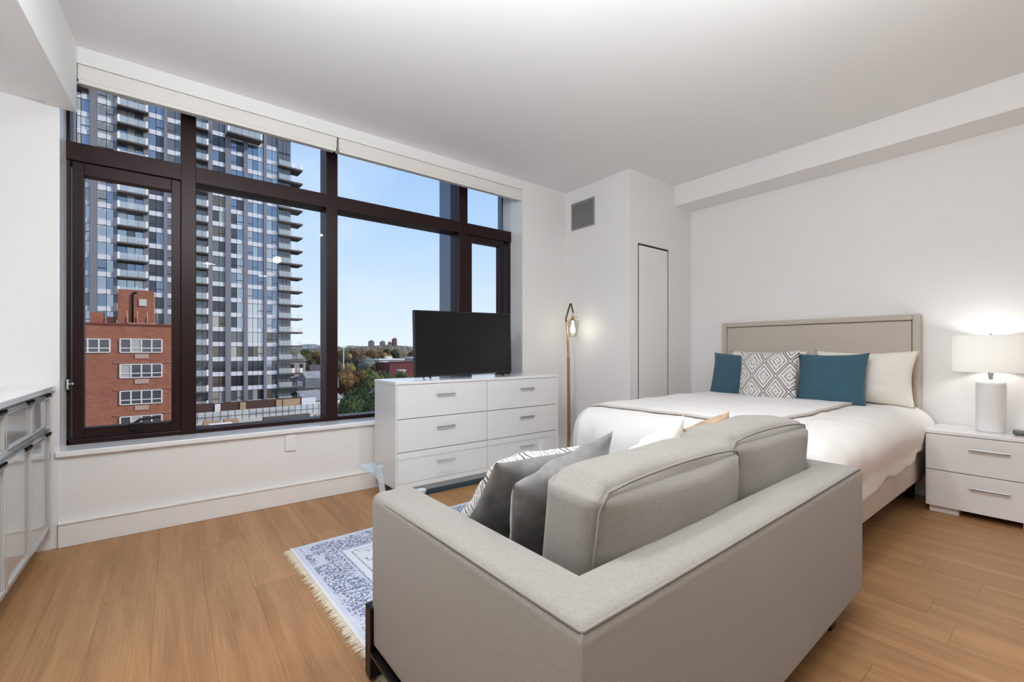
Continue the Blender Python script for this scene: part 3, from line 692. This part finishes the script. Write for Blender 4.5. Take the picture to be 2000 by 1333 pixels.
# legs: flat black bar up the front of each arm, short bars at the back
for s, x_ in ((0, -.012), (1, SL-.038)):
    bm = bmesh.new(); box(bm, x_, x_+.05, SD-.035, SD+.012, 0.0105, .245, .003); box(bm, x_, x_+.05, SD-.28, SD+.012, .086, .0995, .002); obj('leg', bm, M_dark, sofa)
for x_ in (.06, SL-.21):
    bm = bmesh.new(); box(bm, x_, x_+.05, .05, .062+.02, 0.0005, .10, .002); obj('leg', bm, M_dark, sofa)
def cushion_bm(w, h, t, seed, bulge=.03, n=14):
    """box cushion, w along x, t along y, h along z, softly bulging, centred on its bottom"""
    bm = bmesh.new(); box(bm, -w/2, w/2, -t/2, t/2, 0, h)
    bmesh.ops.subdivide_edges(bm, edges=bm.edges[:], cuts=n, use_grid_fill=True)
    off = Vector((seed*5.1, seed*2.3, 0))
    for v in bm.verts:
        u, q, s = v.co.x/(w/2), v.co.y/(t/2), v.co.z/h*2-1
        bx_ = max(0, 1-u*u); bz_ = max(0, 1-s*s); by_ = max(0, 1-q*q)
        x, y, z = v.co
        y += q*bulge*1.2*(bx_*bz_)**.6 ; x += u*bulge*.5*(by_*bz_)**.6; z += s*bulge*1.0*(bx_*by_)**.6
        # round the corners
        r = .12
        k = max(0, abs(u)-1+r)/r*max(0, abs(s)-1+r)/r; x -= u*k*.018; z -= s*k*.020
        k2 = max(0, abs(q)-1+.35)/.35*max(0, abs(s)-1+.12)/.12; z -= s*k2*.012; y -= q*k2*.012
        k3 = max(0, abs(q)-1+.35)/.35*max(0, abs(u)-1+.08)/.08; x -= u*k3*.012; y -= q*k3*.012
        nn = noise.noise(Vector((x*5, y*5, z*5))+off)*.010
        v.co = (x, y+nn, z+nn*.6)
    return bm
def back_cushion(x, y, z, w, h, t, lean, seed, rz=0):
    o = obj('back_cushion', cushion_bm(w, h, t, seed), M_sofa, sofa, loc=(x, y, z), rot=(math.radians(lean), 0, math.radians(rz)), smooth=True)
    bm = bmesh.new()
    for s in (-1,):
        yy = s*t/2*.93; a, b_ = w/2-.006, h-.010; pts = []
        for (x_, z_) in ((-a, .03), (-a-.002, h*.5), (-a+.006, b_-.035), (-a+.035, b_+.004)): pts.append((x_, yy, z_))
        for k in range(1, 8):
            u = -1+2*k/8; pts.append((u*(w/2-.03), yy, b_+.022*(1-u*u)**.6))
        for (x_, z_) in ((a-.035, b_+.004), (a-.006, b_-.035), (a+.002, h*.5), (a, .03)): pts.append((x_, yy, z_))
        tube(bm, pts, .0035, 6)
    obj('piping', bm, M_piping, o, smooth=True)
back_cushion(.595, BT+.125, .437, .76, .345, .19, 5, 1, 1)
back_cushion(1.265, BT+.140, .437, .66, .365, .20, 4, 2, -2)

# cushions on the sofa
def sp(w, h, t, m, x, y, z, lean, roll, yaw, label, **k):
    return pillow('cushion', w, h, t, m, (x, y, z), (math.radians(lean), math.radians(roll), math.radians(yaw)), label, pinch=.08, sharp=.5, wrinkle=.010, **k)
sp(.46, .42, .165, M_velvet, .945, 1.165, .605, 36, 2, 5, 'grey velvet cushion with a white stroke-patterned front next to the left sofa arm', m2=M_stroke, seed=11)
sp(.44, .42, .13, M_velvet, .955, 1.000, .608, 22, -12, 3, 'dark grey velvet cushion squeezed between patterned cushion and sofa back', m2=M_velvet, seed=12)
sp(.40, .38, .13, M_cream, 1.475, 1.03, .615, 16, -14, 2, 'white cushion with an upturned corner peeking over the sofa back', m2=M_cream, seed=13)
sp(.34, .34, .12, M_tan, 1.84, 1.03, .645, 16, -8, -4, 'tan velvet cushion peeking between the two sofa back cushions', m2=M_tan, seed=14)

# ------------------------------------------------------------------ outside: ground, tower, brick block, city
GZ = -22.0
bm = bmesh.new(); box(bm, -400, 3500, 6, 4000, GZ-.5, GZ); box(bm, -400, 400, -600, -8, GZ-.5, GZ)
struct(obj('ground', bm, mat('city_ground', (.17, .16, .14), .95, noise_amt=.5, noise_scale=.03)), 'grey brown city ground far below the window', 'ground')

M_pier = mat('tower_pier', '#7d7a82', .7, noise_amt=.05, noise_scale=2)
M_span = mat('tower_spandrel', '#d9d9df', .35, 0, .5)
M_slab = mat('tower_slab', '#57504c', .8)
M_core = mat('tower_core', '#2e2c30', .7)
M_bal = mat('balcony_glass', (.66, .72, .73), .12, .2)
_nt = M_bal.node_tree; _t = _nt.nodes.new('ShaderNodeBsdfTransparent'); _m = _nt.nodes.new('ShaderNodeMixShader'); _m.inputs[0].default_value = .45
_nt.links.new(_t.outputs[0], _m.inputs[1]); _nt.links.new(_nt.nodes['Principled BSDF'].outputs[0], _m.inputs[2]); _nt.links.new(_m.outputs[0], _nt.nodes['Material Output'].inputs[0])
M_end = mat('balcony_end_panel', (.85, .85, .84), .4)
def pane_mat(n, c, metal, rough=.06): return mat(n, c, rough, metal, .8)
PM = dict(blue=pane_mat('pane_blue', (.24, .30, .39), .75), sky=pane_mat('pane_sky', (.45, .50, .55), .75), dark=pane_mat('pane_dark', (.06, .062, .075), .3),
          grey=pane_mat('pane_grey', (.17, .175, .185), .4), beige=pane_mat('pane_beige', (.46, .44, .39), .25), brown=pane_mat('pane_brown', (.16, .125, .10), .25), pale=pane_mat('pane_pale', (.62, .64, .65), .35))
tower = thing('apartment_tower', 'tall grey and white glass apartment tower filling the left half of the window', 'building', (7.51, 105.4, GZ), math.radians(4.64))
H_ = lambda z: z-GZ
bxo('core', (-34, 13.36, .42, 26, 0, 76), M_core, tower)
bays = [('Z', (-32.0, -30.8, -29.6)), ('Y', (-28.6, -27.4, -26.2)), ('X', (-25.4, -24.2, -23.0)), ('W', (-22.3, -21.3)), ('A', (-20.23, -19.73, -18.66)), ('B', (-17.71, -16.54, -15.61)), ('D', (-10.81, -9.79, -8.67)), ('E', (-8.15, -7.0, -5.83)), ('G', (-1.1, .01, 1.05)), ('H', (2.02, 3.09, 4.27)), ('I', (5.01, 5.94, 6.89, 7.95)), ('J', (8.53, 9.61, 10.69))]
balc = [('C', (-15.14, -13.85, -12.74, -11.6)), ('F', (-5.2, -3.76, -2.77, -1.86)), ('K', (10.75, 11.73, 12.45, 13.34))]
for a, b in ((-34, -32.0), (-29.6, -28.6), (-26.2, -25.4), (-23.0, -22.3), (-21.3, -20.3), (-18.66, -17.71), (-15.61, -15.14), (-11.6, -10.81), (-8.67, -8.15), (-5.83, -5.2), (-1.86, -1.1), (1.05, 2.02), (4.27, 5.01), (7.95, 8.53), (10.69, 10.75)):
    piece('pier', (a, b, -.12, .43, H_(-11), 76), M_pier, tower)
tr_ = random.Random(21)
rest_pane, rest_span, bars = bmesh.new(), bmesh.new(), bmesh.new()
def choose(bay, z, i):  # reflected sky and a beige building put into pane colours by bay and height
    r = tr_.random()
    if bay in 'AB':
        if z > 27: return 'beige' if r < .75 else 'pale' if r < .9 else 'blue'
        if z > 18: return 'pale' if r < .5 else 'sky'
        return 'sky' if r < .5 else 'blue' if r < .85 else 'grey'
    if bay in 'DE':
        if z > 36: return 'blue' if r < .7 else 'dark'
        return 'dark' if r < .72 else 'grey' if r < .85 else 'blue'
    if bay == 'G':
        if z > 40: return 'blue' if r < .5 else 'dark'
        return 'dark' if r < .55 else 'grey' if r < .75 else 'brown' if r < .9 else 'beige'
    if bay == 'H':
        if z > 30: return 'blue' if r < .75 else 'dark'
        if z > 8: return ('dark' if i == 0 else 'sky') if r < .8 else 'blue'
        return 'dark' if r < .45 else 'grey' if r < .75 else 'beige' if r < .85 else 'brown'
    if bay == 'I':
        if z > 14: return 'blue' if r < .7 else 'sky'
        if z > 4: return 'pale' if r < .6 else 'sky'
        return 'dark' if r < .3 else 'brown' if r < .55 else 'grey' if r < .85 else 'beige'
    if bay == 'J':
        if z > 8: return 'blue' if r < .5 else 'sky'
        return 'grey' if r < .4 else 'brown' if r < .6 else 'sky' if r < .8 else 'beige'
    return 'grey'
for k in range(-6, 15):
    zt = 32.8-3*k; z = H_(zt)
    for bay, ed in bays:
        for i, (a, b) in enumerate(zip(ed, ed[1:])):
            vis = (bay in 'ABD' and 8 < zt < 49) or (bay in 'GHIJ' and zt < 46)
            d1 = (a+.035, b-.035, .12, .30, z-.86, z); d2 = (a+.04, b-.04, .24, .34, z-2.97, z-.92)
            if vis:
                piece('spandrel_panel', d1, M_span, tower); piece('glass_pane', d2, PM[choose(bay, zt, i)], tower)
            else:
                box(rest_span, *d1); box(rest_pane, *d2)
            if tr_.random() < .3: box(bars, a+.04, b-.04, .20, .26, z-2.40, z-2.28)
obj('glass_panes', rest_pane, PM['grey'], tower, kind='stuff'); obj('spandrel_panels', rest_span, M_span, tower, kind='stuff')
obj('sash_bars', bars, M_core, tower, kind='stuff')
rest_door = bmesh.new()
def balcony(x0, x1, z, depth, ends=True, rail=1.1):
    b_ = bxo('balcony', (x0, x1, -depth, .40, z-.95, z-.66), M_slab, tower)
    p = bmesh.new(); n = max(2, round((x1-x0)/1.2)); w_ = (x1-x0)/n
    for i in range(n): box(p, x0+i*w_+.03, x0+(i+1)*w_-.03, -depth+.02, -depth+.06, z-.70, z-.66+rail)
    obj('railing', p, M_bal, b_)
    if ends:
        for xa in (x0, x1-.32):
            bxo('end_panel', (xa, xa+.32, -depth-.01, -depth+.30, z-.66, z-.66+rail+.1), M_end, b_)
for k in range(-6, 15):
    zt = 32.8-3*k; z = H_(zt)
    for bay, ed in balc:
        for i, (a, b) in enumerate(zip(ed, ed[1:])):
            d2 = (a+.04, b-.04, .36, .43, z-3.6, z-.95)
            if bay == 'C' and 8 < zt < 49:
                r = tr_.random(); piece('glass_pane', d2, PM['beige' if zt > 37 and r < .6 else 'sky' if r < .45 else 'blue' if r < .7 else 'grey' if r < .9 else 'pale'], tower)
            else: box(rest_door, *d2)
    balcony(-15.14, -11.0, z, 1.3)
    if zt < 46: balcony(-5.0, -1.88, z, 1.0)
    if zt < 43:
        bm = bmesh.new(); prism(bm, [(10.76, -.55), (15.6, -.55), (15.6, 3.2), (13.37, 3.2), (13.37, .40), (10.76, .40)], z-.95, z-.62)
        b_ = obj('balcony', bm, M_slab, tower)
        p = bmesh.new()
        for i in range(3): box(p, 10.80+i*.86, 10.80+(i+1)*.86-.04, -.53, -.49, z-.66, z+.45)
        obj('railing', p, M_bal, b_)
        p = bmesh.new()
        for i in range(4): box(p, 13.42+i*.55, 13.42+(i+1)*.55-.06, -.53, -.49, z-.62, z+.42) if i in (0, 3) and k % 3 == 0 else box(p, 13.46+i*.55, 13.50+i*.55, -.53, -.49, z-.62, z+.42)
        for i in range(5): box(p, 15.52, 15.56, -.5+i*.9, -.45+i*.9, z-.62, z+.42)
        obj('railing_post', p, M_end, b_)
obj('balcony_doors', rest_door, PM['grey'], tower, kind='stuff')
balcony(1.1, 7.2, H_(45.2), 2.2, rail=1.5)
balcony(-21.5, -18.8, H_(46.2), 1.6, rail=1.6)
# podium below the tower, with its glass parapet
pod = thing('podium', 'low podium with a pale glass parapet at the foot of the grey tower', 'building', (7.51, 105.4, GZ), math.radians(4.64))
M_roof = mat('pale_roof', '#b9b2a8', .9, noise_amt=.25, noise_scale=.6)
M_rust = mat('brown_cladding', '#4a332c', .8); M_tanp = mat('tan_cladding', '#a98d72', .8)
bxo('roof_deck', (-6.2, 30, -27, -.6, H_(-14), H_(-11.6)), M_roof, pod)
bxo('base_wall', (-6, 14.5, -3.2, -2.9, H_(-11.6), H_(-9.0)), M_rust, pod)
for a, b, m_ in ((3.0, 4.0, M_tanp), (9.5, 10.6, M_tanp), (10.8, 14.2, M_tanp), (14.5, 17.4, M_span), (-1.2, -.3, M_span)):
    piece('cladding_panel', (a, b, -3.4, -3.1, H_(-10.9), H_(-9.2)), m_, pod)
for k in range(24):
    a = -6+k*1.13
    piece('glass_panel', (a+.03, a+1.10, -11.08, -11.0, H_(-11.6), H_(-9.75)), PM['pale'], pod)
bm = bmesh.new()
for k in range(25): box(bm, -6+k*1.13-.03, -6+k*1.13+.03, -11.12, -10.96, H_(-11.6), H_(-9.7))
box(bm, -6, 21.1, -11.12, -10.96, H_(-10.75), H_(-10.68))
obj('parapet_posts', bm, M_core, pod, kind='stuff')
for a, b, y, m_ in ((-4.5, -2.0, -14, M_tanp), (-1.5, .6, -13.6, M_tanp), (4.2, 12, -15.5, M_slab), (-4.2, -1.0, -17.5, M_end)):
    piece('roof_box', (a, b, y-1.2, y, H_(-11.6), H_(-10.9)), m_, pod)

bb = thing('brick_building', 'red brick apartment block with white windows and a rooftop bulkhead in the lower left pane', 'building', (-3, 67, GZ))
def B(x0, x1, y0, y1, z0, z1): return (x0+3, x1+3, y0-67, y1-67, H_(z0), H_(z1))
bxo('wall', B(-16, .55, 67, 82, GZ, 4.0), M_brick, bb); bxo('parapet_cap', B(-16.1, .65, 66.9, 67.5, 4.0, 4.2), mat('brick_cap', '#7c3d2f', .8), bb)
bk = bxo('bulkhead', B(-4.96, -1.70, 68.5, 72.5, 4.0, 8.25), M_brick, bb)
bm = bmesh.new(); tube(bm, [(-3.62+3, 1.42, H_(4.3)), (-3.62+3, 1.42, H_(7.7)), (-3.45+3, 1.42, H_(7.95)), (-3.2+3, 1.42, H_(7.95))], .09, 8); obj('vent_pipe', bm, M_dark, bk, smooth=True)
bxo('louvre', B(-3.05, -2.35, 68.4, 68.5, 6.4, 7.2), mat('louvre_grey', '#cfc6c0', .6), bk)
bm = bmesh.new()
for x_ in (-4.1, -3.2, -2.3, -1.4): box(bm, *B(x_, x_+.07, 67.9, 67.97, 4.0, 5.7))
box(bm, *B(-4.1, -1.33, 67.9, 67.97, 4.25, 4.33)); obj('roof_rail', bm, mat('rail_pale', '#c9a797', .7), bb)
for x0, x1, zt in ((-7.3, -6.2, 5.5), (-6.0, -5.2, 5.0)): bxo('chimney', B(x0, x1, 69, 70, 4.0, zt), M_brick, bb)
M_wf = mat('white_window_frame', '#ddd6cf', .6); M_wp = pane_mat('brick_window_pane', (.10, .10, .11), .3); M_wb = mat('window_blind', '#b7b0a8', .7)
wr = random.Random(4)
def bwin(x0, x1, z0, z1, n):
    t_ = bmesh.new(); w_ = (x1-x0)/n
    for i in range(n+1): box(t_, *B(x0+i*w_-.07, x0+i*w_+.07, 66.90, 67.02, z0, z1))
    for zz in (z0-.06, z0+(z1-z0)*.28, z1-.05): box(t_, *B(x0, x1, 66.91, 67.02, zz, zz+.11))
    o = obj('window', t_, M_wf, bb)
    for i in range(n):
        piece('pane', B(x0+i*w_+.07, x0+(i+1)*w_-.07, 66.95, 66.99, z0+.05, z1-.05), M_wb if wr.random() < .15 else M_wp, o)
    return o
for zt in (2.41, -.50, -3.56, -6.5, -9.5):
    bwin(-4.62, -.91, zt-1.52, zt, 4)
    bxo('lintel', B(-5.2, .5, 66.93, 67.0, zt+.12, zt+.26), mat('lintel', '#a06a58', .8), bb) if zt < 2 else None
    bxo('wall_vent', B(-3.35, -2.1, 66.93, 67.0, zt-2.25, zt-1.72), mat('wall_vent_pale', '#b99a8c', .8), bb)
bwin(-9.1, -5.5, .90, 2.36, 4)

# houses, red hall, white roofs, far towers
def house(x, y, w, d, h, roofh, wallc, roofc, label, rz=0, group=None, base=GZ, windows=True):
    t_ = thing('house', label, 'house', (x, y, base), rz, group)
    bxo('wall', (-w/2, w/2, 0, d, 0, h), wallc, t_)
    bm = bmesh.new(); o_ = .4
    p = [(-w/2-o_, -o_, h), (w/2+o_, -o_, h), (w/2+o_, d+o_, h), (-w/2-o_, d+o_, h), (-w/2-o_, d/2, h+roofh), (w/2+o_, d/2, h+roofh)]
    v = [bm.verts.new(q) for q in p]
    for f in ((0, 1, 5, 4), (2, 3, 4, 5), (0, 4, 3), (1, 2, 5), (0, 3, 2, 1)): bm.faces.new([v[i] for i in f])
    obj('roof', bm, roofc, t_)
    bxo('chimney', (w*.2, w*.2+1, d*.4, d*.4+1, h, h+roofh+1.2), wallc, t_)
    if windows:
        n = max(2, int(w/3))
        for i in range(n):
            for zz in (h-2.4, h-5.2):
                if zz > 1: bxo('window', (-w/2+(i+.3)*w/n, -w/2+(i+.7)*w/n, -.06, .02, zz, zz+1.5), PM['dark'], t_)
    return t_
M_hw = [mat('house_wall_%d' % i, c, .9) for i, c in enumerate(('#b5a48f', '#8d837c', '#cfc9c0', '#7a5a4c', '#a59a92'))]
M_hr = [mat('house_roof_%d' % i, c, .85, noise_amt=.2, noise_scale=.8) for i, c in enumerate(('#6b6a6e', '#8c8d93', '#57504f', '#a7a9ad'))]
house(29.5, 112, 9, 9, 11.2, 2.2, M_hw[2], M_hr[1], 'beige walled house with a pale grey roof just right of the tower foot', math.radians(20))
house(33.6, 131, 8, 7, 12.6, 2.6, M_hw[0], M_hr[0], 'tan house with a grey gable roof second back from the tower', math.radians(-14))
house(38.6, 150, 9, 8, 13.0, 3.4, M_hw[1], M_hr[1], 'grey gabled house among the roofs right of the tower', math.radians(12))
house(42.5, 163, 8, 8, 15.0, 3.0, M_hw[3], M_hr[2], 'brown brick house behind the grey roofs', math.radians(-8))
house(35.5, 172, 6, 8, 19.2, 2.0, M_hw[4], M_hr[0], 'tall greyish terraced house touching the tower edge', math.radians(4))
house(52, 118, 9, 9, 11.0, 2.6, M_hw[1], M_hr[3], 'grey house with a light roof below the near trees', math.radians(16))
house(45, 100, 9, 8, 8.0, 2.4, M_hw[4], M_hr[0], 'low grey roofed house at the foot of the dark green tree', math.radians(9))
rh = thing('red_hall', 'long dark red brick hall with a flat roof beyond the green tree', 'building', (83, 190, GZ), math.radians(4))
M_redb = mat('dark_red_brick', '#6d3a3b', .9, noise_amt=.15, noise_scale=1)
bxo('wall', (-6, 7, 0, 14, 0, 17.6), M_redb, rh); bxo('roof_edge', (-6.2, 7.2, -.2, .6, 17.6, 18.1), mat('hall_roof_edge', '#4d2d30', .9), rh)
bxo('side_wing', (7, 22, 1, 12, 0, 16.2), mat('hall_wing', '#8f8d90', .9), rh)
for i in range(3): bxo('window', (8+i*4.4, 10.6+i*4.4, .9, 1.05, 12.5, 14.6), PM['dark'], rh)
ch = thing('chimney_stack', 'short pale chimney stack in front of the red hall', 'chimney', (65.8, 150, GZ)); bxo('shaft', (-.9, .9, 0, 1.8, 0, 15.6), M_hw[2], ch); bxo('cap', (-1.3, 1.3, -.4, 2.2, 15.6, 16.2), M_hw[2], ch)
for (x_, y_, w_, h_, lab) in ((94, 232, 15, 14.8, 'long low building with a white roof left of the red hall'), (108, 262, 17, 17.2, 'long low building with a bright roof behind the red hall'), (135, 268, 20, 18, 'white roofed building at the right behind the television')):
    t_ = thing('warehouse', lab, 'building', (x_, y_, GZ), math.radians(6)); bxo('wall', (-w_/2, w_/2, 0, 12, 0, h_), M_hw[4], t_); bxo('roof', (-w_/2-.3, w_/2+.3, -.4, 12.4, h_, h_+.7), mat('white_roof', '#dcdfe2', .7), t_)
    bxo('roof_unit', (-2, 2, 3, 6, h_+.7, h_+2.3), M_hw[2], t_)
ps = thing('light_pole', 'tall slim white floodlight pole among the trees', 'pole', (60.2, 200, GZ)); bm = bmesh.new(); tube(bm, [(0, 0, 0), (0, 0, 25.0)], .26, 8, r_end=.2); obj('pole', bm, M_end, ps); bxo('lamp_bar', (-1.2, 1.2, -.2, .2, 24.3, 25.0), M_end, ps)
M_far = [mat('far_tower_%d' % i, c, .8) for i, c in enumerate(('#7b7680', '#8b7f80', '#8a5f58', '#7d4a42'))]
for i, (x_, w_, h_, lab) in enumerate(((547, 16, 33.5, 'leftmost grey tower block on the far skyline'), (587, 15, 32.5, 'second grey tower block from the left on the far skyline'), (614, 9, 30, 'narrow reddish tower block on the far skyline'), (631, 13, 43, 'tallest reddish tower block on the far skyline'))):
    t_ = thing('far_tower', lab, 'building', (x_, 1500, GZ), 0, 'tower blocks on the far skyline'); bxo('shaft', (-w_/2, w_/2, 0, 14, 0, h_-GZ), M_far[i], t_); bxo('roof_box', (-w_/5, w_/5, 3, 9, h_-GZ, h_-GZ+3.5), M_far[i], t_)
    for q in range(4): bxo('window_band', (-w_/2+.8, w_/2-.8, -.15, .1, h_-GZ-6-q*7, h_-GZ-3-q*7), PM['dark'], t_)

# trees
def crown_mesh(name, n, seed, lumps=9, ls=.034):
    """a unit crown (radius 1): leaf clumps on overlapping lobes"""
    rg = random.Random(seed); bm = bmesh.new(); lobes = []
    for i in range(lumps):
        a = rg.uniform(0, 2*PI); r_ = rg.uniform(.15, .55); lobes.append((Vector((r_*math.cos(a), r_*math.sin(a), rg.uniform(-.45, .55))), rg.uniform(.34, .55)))
    for i in range(n):
        c, r_ = rg.choice(lobes); d = Vector((rg.gauss(0, 1), rg.gauss(0, 1), rg.gauss(0, 1)+.25)).normalized()
        p = c + d*r_*rg.uniform(.72, 1.04); s = rg.uniform(ls*.7, ls*1.4)
        t1 = (d+Vector((rg.gauss(0, .5), rg.gauss(0, .5), rg.gauss(0, .5)))).normalized().orthogonal().normalized(); t2 = d.cross(t1).normalized()
        q = [p+t1*s, p+t2*s*.7+d*s*.4, p-t1*s, p-t2*s*.7-d*s*.2]
        bm.faces.new([bm.verts.new(v) for v in q])
    me = bpy.data.meshes.new(name)
    for c, r_ in lobes:
        bmesh.ops.create_icosphere(bm, subdivisions=1, radius=r_*.80, matrix=Matrix.Translation(c))
    bm.to_mesh(me); bm.free(); me.materials.append(None); return me
def leaf_mat(n, c):
    m = mat(n, c, .85, noise_amt=.45, noise_scale=2.2); return m
LM = dict(green=leaf_mat('leaf_green', '#46532f'), olive=leaf_mat('leaf_olive', '#66683a'), orange=leaf_mat('leaf_orange', '#7c6038'), brown=leaf_mat('leaf_brown', '#5d4a34'), yellow=leaf_mat('leaf_yellow', '#9b8650'), blue=leaf_mat('leaf_bluegrey', '#8d968a'), dark=leaf_mat('leaf_dark', '#39432e'))
CROWNS = [crown_mesh('crown_dense', 30000, 1, 14, .020), crown_mesh('crown_a', 4500, 2), crown_mesh('crown_b', 4500, 3), crown_mesh('crown_c', 4500, 4)]
_b = bmesh.new(); tube(_b, [(0, 0, 0), (.02, 0, .5), (0, .02, 1)], .035, 7, r_end=.02); TRUNK = bpy.data.meshes.new('trunk'); _b.to_mesh(TRUNK); _b.free(); TRUNK.materials.append(mat('bark', '#4a3d33', .9))
def tree(x, y, ztop, r, kind, label, cm=None, group=None, hr=1.15):
    t_ = thing('tree', label, 'tree', (x, y, GZ), random.uniform(0, 6), group); hc = ztop-GZ-r*hr
    o = bpy.data.objects.new('trunk', TRUNK); COL.objects.link(o); o.parent = t_; o.scale = (hc*.8, hc*.8, hc)
    o = bpy.data.objects.new('crown', cm or random.choice(CROWNS[1:])); COL.objects.link(o); o.parent = t_; o.location = (0, 0, hc); o.scale = (r, r, r*hr)
    o.material_slots[0].link = 'OBJECT'; o.material_slots[0].material = LM[kind]
tree(22.4, 62, -3.6, 5.4, 'green', 'big dark green tree low behind the dresser, nearest of the trees', CROWNS[0])
tree(28.5, 66, -3.2, 4.8, 'olive', 'olive green tree beside the big dark green tree', CROWNS[0])
tree(17.6, 66, -6.5, 3.2, 'dark', 'dark shrubby tree by the second mullion below the big green one')
tree(42.5, 138, -2.9, 5.5, 'orange', 'orange autumn tree just right of the second mullion')
tree(47.5, 132, -3.2, 6.5, 'olive', 'greenish yellow tree left of the red hall')
tree(55, 136, -4.2, 5.5, 'green', 'green tree in front of the red hall')
tree(62, 140, -5.5, 5.0, 'olive', 'olive tree under the red hall')
tree(71.5, 205, -.4, 4.8, 'blue', 'pale grey-green bare tree beyond the orange tree')
tree(44, 182, -4.2, 4.2, 'yellow', 'pale yellow tree among the houses right of the tower')
tree(53.5, 222, 1.6, 7.5, 'orange', 'big orange tree just left of the second mullion')
tree(47.5, 215, .0, 6.0, 'dark', 'dark green tree beside the tower edge above the houses')
tree(59, 215, -1.0, 6.5, 'brown', 'brown tree behind the second mullion')
tree(49, 168, -5.5, 5.0, 'brown', 'rust brown tree behind the orange tree by the second mullion')
tree(58, 176, -4.5, 5.5, 'orange', 'wide orange tree left of the red hall')
tree(67, 184, -5.0, 5.2, 'olive', 'olive tree touching the left end of the red hall')
tree(76, 214, -2.2, 5.5, 'brown', 'brown tree beyond the pale grey-green tree')
tree(64, 206, -3.0, 5.0, 'yellow', 'dull yellow tree beside the white floodlight pole')
tg = random.Random(9)
done = []
for i in range(400):
    y_ = tg.uniform(240, 520); px_ = tg.uniform(585, 835); u = (px_-1000)/863; r_ = tg.uniform(5, 8)
    x_ = y_*(.7921*u+.6104)/(-.6104*u+.7921)
    if (y_ < 300 and 80 < x_ < 165) or any((x_-a)**2+(y_-b)**2 < (r_+c)**2 for a, b, c in done) or len(done) > 43: continue
    done.append((x_, y_, r_))
    kd = tg.choice(['orange', 'brown', 'brown', 'olive', 'dark', 'green', 'yellow'])
    tree(x_, y_, tg.uniform(-6, 1.5)+(y_-240)*.012, r_, kd, {'orange': 'orange autumn tree in the distant woods', 'brown': 'brown leafed tree in the distant woods', 'olive': 'olive green tree in the distant woods', 'dark': 'dark green tree in the distant woods', 'green': 'green tree in the distant woods', 'yellow': 'yellowish tree in the distant woods'}[kd], group='%s trees of the distant woods' % kd)
# wooded ridges on the horizon
def ridge(y, x0, x1, h, c, seed, label, thick=60):
    bm = bmesh.new(); n = 700; lo, hi, bk_ = [], [], []
    for i in range(n+1):
        x = x0+(x1-x0)*i/n
        z = h + h*.35*noise.noise(Vector((x*.012, seed, 0))) + 2.2*noise.noise(Vector((x*.11, seed, 3))) + 1.3*noise.noise(Vector((x*.35, seed, 7))) + .8*noise.noise(Vector((x*.9, seed, 9)))
        lo.append(bm.verts.new((x, y, 0))); hi.append(bm.verts.new((x, y+thick*.5, max(1, z)))); bk_.append(bm.verts.new((x, y+thick, 0)))
    for i in range(n):
        bm.faces.new((lo[i], lo[i+1], hi[i+1], hi[i])); bm.faces.new((hi[i], hi[i+1], bk_[i+1], bk_[i]))
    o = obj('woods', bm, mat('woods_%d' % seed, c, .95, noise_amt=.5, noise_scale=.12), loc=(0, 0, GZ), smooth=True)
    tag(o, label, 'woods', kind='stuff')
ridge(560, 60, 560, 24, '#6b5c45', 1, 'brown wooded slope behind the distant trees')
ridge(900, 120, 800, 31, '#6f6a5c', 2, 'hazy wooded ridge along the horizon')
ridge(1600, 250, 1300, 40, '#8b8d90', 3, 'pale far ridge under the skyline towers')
